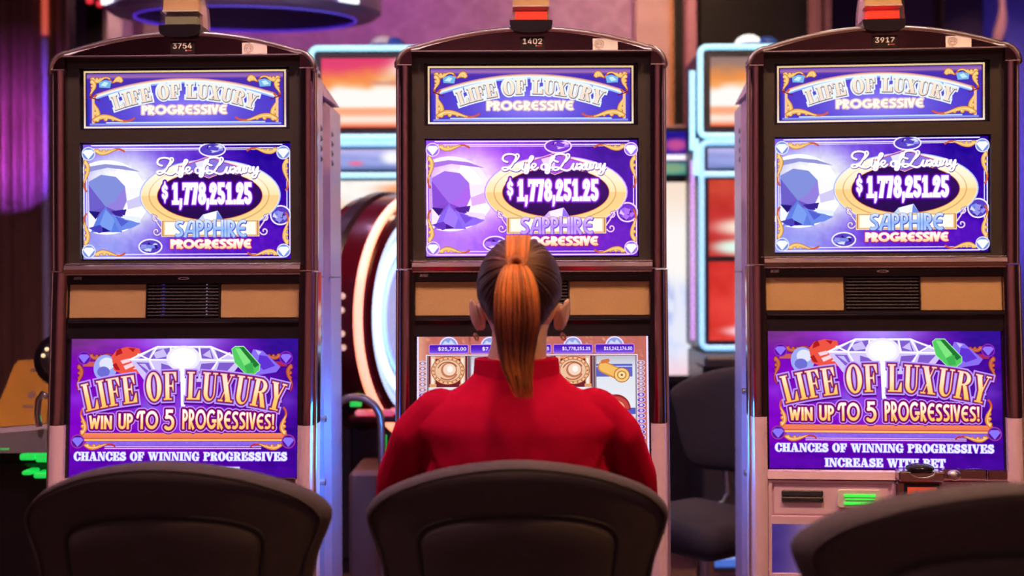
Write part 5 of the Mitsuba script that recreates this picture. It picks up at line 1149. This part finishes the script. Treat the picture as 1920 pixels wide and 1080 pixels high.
q('red_light', 664, 738, 768, 780, 3.69, 3.72, 'm_tube', .006, 'red lit strip along the deck', emitter=emit(S(216, 36, 46, .9), 0.0))
t = thing('grab_rail', 'chrome hooped rail standing before the big red wheel', 'rail')
rp = np.array([at(u, v, 3.45) for u, v in ((640, 752), (662, 745), (684, 748), (702, 760), (712, 778), (715, 800), (716, 850), (719, 905))])
rp = np.vstack([[rp[0] * [1, 1, 0] + [-.06, 0, 0]], [rp[0] * [1, 1, .85] + [-.05, 0, 0]], rp, [rp[-1] * [1, 1, 0]]])
rl = spline(rp, 60); rl[:, 2] = np.maximum(rl[:, 2], 0)
put(t + '__tube', sk(tube(rl, .0125, 10), 'm_silver', True))
for k in (0, -1): put(t + '__flange', sk(moved(lathe([(0, 0), (.03, 0), (.03, .008), (0, .008)], 24), rl[k][0], rl[k][1], 0), 'm_silver', 30))

# the neighbour on the curtain side: a console with green buttons, a yellow folding sign
bsdf('m_grey', (.30, .29, .30), .4)
bsdf('m_yellow', mikit.proc(lambda p, n, uv: mikit.mix((.80, .40, .035), (.72, .33, .02), mikit.noise(p.x * 14, p.z * 14, p.y * 14))), .5)
CD = 3.2
t = thing('game_console', 'dark game console with rows of green lit buttons beside machine 3754', 'game console')
g = lambda n, u0, u1, v0, v1, y0, y1, m, c=.006, txt=None, **k: put(t + '__' + n, sk(cbox(wx(u0, CD), wx(u1, CD), CD + y0, CD + y1, max(0.0, wz(v1, CD)), wz(v0, CD), c), m, **k), None, txt)
deck = trimesh.convex.convex_hull(np.array([(wx(u, CD), CD + y, wz(v, CD)) for u, v, y in ((-220, 846, 0), (100, 846, 0), (-220, 826, 0), (30, 806, 0), (100, 802, 0), (-220, 826, .5), (30, 806, .5), (100, 802, .5), (-220, 846, .5), (100, 846, .5))]))
put(t + '__deck', sk(deck, 'm_grey')); g('cabinet', -220, 92, 846, 1300, .06, .5, 'm_gloss_black'); g('lower_deck', -220, 100, 868, 874, .02, .2, 'm_gloss_black')
for u0, u1, v0, v1 in ((-30, 18, 834, 843), (34, 62, 848, 860), (64, 94, 847, 864), (38, 56, 880, 888), (60, 84, 884, 894)):
    g('button', u0, u1, v0, v1, .0, .07, 'm_green_glow', .004, 'green lit button', emitter=emit(S(20, 214, 80, .85), 0.0))
k = put(t + '__dial', sk(moved(lathe([(0, 0), (.075, 0), (.078, .01), (.078, .05), (.06, .07), (0, .075)], 48), wx(92, CD), CD + .10, wz(680, CD), rx=78, rz=20), 'm_gloss_black', 30))
put(t + '__dial_stem', sk(cat_([tube([(wx(96, CD), CD + .12, wz(700, CD)), (wx(98, CD), CD + .12, wz(806, CD))], .016, 10)]), 'm_gloss_black', True))
for u, v in ((85, 652), (78, 664)): put(k + '__lamp', sk(moved(trimesh.creation.icosphere(2, .006), wx(u, CD), CD + .008, wz(v, CD)), 'm_tube', True, emitter=emit(S(255, 214, 150, 1.0), 0.0)))
put(t + '__handle', sk(tube(np.array([at(u, v, CD - .01) for u, v in ((74, 800), (70, 775), (72, 750), (80, 738), (88, 744))]), .009, 8), 'm_silver', True))
put(t + '__green_lamp', sk(moved(trimesh.creation.icosphere(2, .010), wx(93, CD), CD + .02, wz(783, CD)), 'm_green_glow', True, emitter=emit(S(60, 230, 150, 1.0), 0.0)))
t = thing('folding_sign', 'yellow folding floor sign standing on the console beside machine 3754', 'sign')
for y, s in ((CD + .16, 1), (CD + .36, -1)):
    pnl = slab(Polygon([(wx(u, CD), wz(v, CD)) for u, v in ((-70, 812), (62, 803), (38, 690), (32, 682), (-40, 684), (-46, 692))]).buffer(0), -.005, .005)
    v = np.array(pnl.vertices); v[:, 1] += y + (v[:, 2] - wz(808, CD)) * .52 * s; pnl.vertices = v
    k = put(t + '__panel', sk(pnl, 'm_yellow'))
    if s > 0:
        for g2 in (ell(-2, 702, 9, 3), ell(2, 750, 8, 6), box(-10, 770, 10, 774)):
            mk = slab(Polygon([(wx(x, CD), wz(yv, CD)) for x, yv in np.array(g2.exterior.coords)[:-1]]), -.0065, -.0045); v = np.array(mk.vertices); v[:, 1] += y + (v[:, 2] - wz(808, CD)) * .52; mk.vertices = v
            put(k + '__mark', sk(mk, 'm_ink'))

# ---------------------------------------------------------------- the hall's far end
bsdf('m_slat_wall', mikit.proc(lambda p, n, uv: mikit.mix((.16, .070, .05), (.23, .10, .075), mikit.noise(p.x * 40, p.y * 40, p.z * 2))), .45)
SD = 7.0
key = 'wall_panel'
for n, (u0, u1, z1) in enumerate(((-220, 132, CEIL),)):
    scene[key] = sk(cbox(wx(u0, SD), wx(u1, SD), SD + .03, SD + .10, 0, CEIL), 'm_wall_dark'); label(key, 'dark ribbed wall panel washed in violet light', kind='structure')
    u = u0; rg = random.Random(3)
    while u < u1 - 6:
        w = rg.choice((7, 9, 11)); put(key + '__slat', sk(cbox(wx(u, SD), wx(u + w - 2, SD), SD - rg.choice((.0, .02, .035)), SD + .03, 0, CEIL, .004), 'm_slat_wall')); u += w
t = thing('light_strip', 'upright orange light strip on the ribbed violet wall', 'light strip')
put(t + '__orange_part', sk(cbox(wx(88, SD), wx(99, SD), SD - .06, SD - .045, wz(66, SD), CEIL - .02), 'm_tube', emitter=emit(S(214, 70, 20, .8), 0.0)))
put(t + '__violet_part', sk(cbox(wx(88, SD), wx(99, SD), SD - .06, SD - .045, .8, wz(70, SD)), 'm_bg_panel'))
def mural(p, n, uv):
    a = mikit.smoothstep(.42, .5, dr.abs(mikit.noise(p.x * 2.6 + p.z * 2.0, p.z * 2.6 - p.x * 2.0) - .5) * 2)
    st = dr.abs(dr.sin((p.x + p.z) * 9.0)) * dr.abs(dr.sin((p.x - p.z) * 9.0))
    return mikit.mix((.58, .42, .48), (.53, .36, .44), mikit.smoothstep(.05, .45, st)) * (.9 + .2 * mikit.noise(p.x * 30, p.z * 30))
bsdf('m_mural', mikit.proc(mural), .7)
bsdf('m_tan', mikit.proc(lambda p, n, uv: mi.Color3f(.66, .47, .36) * (.9 + .2 * mikit.noise(p.x * 3, p.z * 9))), .6)
bsdf('m_tan_edge', (.62, .30, .08), .5)
bsdf('m_post', (.55, .26, .28), .5)
bsdf('m_dark_brown', (.014, .010, .009), .6)
bsdf('m_plum', (.050, .020, .045), .5)
bsdf('m_blue_wall', (.16, .13, .42), .6)
MD = 8.0
def wallpart(name, u0, u1, v0, z0, y0, y1, m, text, c=.01):
    struct(number(name), cbox(wx(u0, MD), wx(u1, MD), y0, y1, z0, CEIL if v0 is None else wz(v0, MD), c), m, text)
wallpart('wall_mural', 310, 1196, None, 0, 8.0, 8.1, 'm_mural', 'mural wall with faint diamonds washed in magenta light')
wallpart('wall_alcove', 200, 310, None, 0, 7.95, 8.1, 'm_tan', 'tan strip of wall behind machine 3754')
struct('pillar_white', cbox(wx(203, 7.4), wx(232, 7.4), 7.4, 7.6, 0, CEIL), 'm_mural', 'pale pink post before the tan strip of wall')
struct('pillar', cbox(wx(1192, 7.9), wx(1258, 7.9), 7.85, 8.1, wz(250, 7.9), CEIL), 'm_tan', 'tan pillar between mural and dark panels')
struct('trim_1', cbox(wx(1256, 7.85), wx(1264, 7.85), 7.83, 8.1, wz(250, 7.85), CEIL), 'm_tan_edge', 'ochre edge of the tan pillar')
struct('trim_2', cbox(wx(1188, 7.85), wx(1294, 7.85), 7.80, 8.1, wz(252, 7.85), wz(238, 7.85)), 'm_tan', 'tan sill under the pillar')
struct('wall_niche', cbox(wx(1262, 8.05), wx(1292, 8.05), 8.03, 8.1, 0, CEIL), 'm_dark_brown', 'dark recess beside the tan pillar')
struct('trim_3', cbox(wx(1290, 7.6), wx(1308, 7.6), 7.6, 7.75, 0, CEIL), 'm_post', 'pink upright post')
wallpart('wall_dark_panel', 1306, 1528, None, 0, 7.9, 8.1, 'm_dark_brown', 'dark brown wall panel above the cyan machine')
struct('trim_4', cbox(wx(1527, 7.6), wx(1542, 7.6), 7.6, 7.75, 0, CEIL), 'm_post', 'first pink post behind machine 3917'); struct('trim_5', cbox(wx(1549, 7.6), wx(1560, 7.6), 7.6, 7.75, 0, CEIL), 'm_post', 'second pink post behind machine 3917')
wallpart('wall_plum_panel', 1556, 1756, None, 0, 7.9, 8.1, 'm_plum', 'dark plum wall panel behind machine 3917')
wallpart('wall_blue_panel', 1754, 1830, None, 0, 7.86, 8.1, 'm_plum', 'dusky wall panel behind machine 3917')
wallpart('wall_end_panel', 1830, 2200, None, 0, 7.9, 8.1, 'm_blue_wall', 'violet blue wall past machine 3917')
t = thing('twisted_column', 'pinkish twisted decorative column above machine 3917', 'column'); tw = []
zz = np.linspace(0, CEIL, 60)
put(t + '__shaft', sk(tube(np.stack([wx(1872, 7.4) + .028 * np.sin(zz * 9), 7.4 + .028 * np.cos(zz * 9), zz], 1), .030 + .010 * np.sin(zz * 18), 12), 'm_post', True))
put(t + '__plinth', sk(cbox(wx(1850, 7.4), wx(1894, 7.4), 7.3, 7.5, 0, .2), 'm_post'))
# the ring lamp overhead
RL = 5.0
bsdf('m_ring', (.30, .20, .46), .35)
RMx = T().translate([wx(446, RL), RL + .2, wz(2, RL)]).rotate([1, 0, 0], 6.5)
t = thing('ring_lamp', 'large dark ring lamp with violet underside hanging before the mural', 'ceiling lamp')
put(t + '__ring', sk(lathe([(.50, -.03), (.585, -.022), (.615, .0), (.62, .10), (.60, .16), (.50, .16), (.49, .06), (.50, -.03)], 96), 'm_ring', 30), RMx)
put(t + '__inner', sk(lathe([(0, .12), (.50, .12), (.50, .15), (0, .15)], 64), 'm_gloss_black', 30), RMx)
put(t + '__rim_light', sk(tube(np.stack([.497 * np.cos(full), .497 * np.sin(full), np.full(96, -.030)], 1), .006, 6, True), 'm_tube', True, emitter=emit(S(76, 30, 214, .8), 0.0)), RMx)
put(t + '__rod', sk(tube([(0, 0, .15), (0, 0, CEIL - wz(14, RL))], .02, 10), 'm_gloss_black', True), T().translate([wx(446, RL), RL + .2, wz(14, RL)]))
for a in (-146, -34):
    a = math.radians(a); put(t + '__lamp', sk(moved(cbox(-.055, .055, -.012, .012, -.022, .022), .628 * math.cos(a), .628 * math.sin(a), .02, rz=math.degrees(a) + 90), 'm_tube', emitter=emit(S(240, 250, 255, 1.4), 0.0)), RMx, 'white lamp')
for j, (u, v) in enumerate(((168, 1), (187, 7))):
    t = thing('red_lamp', ['small red lamp, upper of the two by the ribbed wall', 'small red lamp, lower of the two by the ribbed wall'][j], 'lamp')
    c = at(u, v, 6.6); put(t + '__bulb', sk(moved(trimesh.creation.icosphere(3, .020), *c), 'm_tube', True, emitter=emit(S(236, 20, 20, 1.0), 0.0))); put(t + '__stem', sk(tube([c, [c[0], c[1], CEIL]], .004, 6), 'm_gloss_black', True))
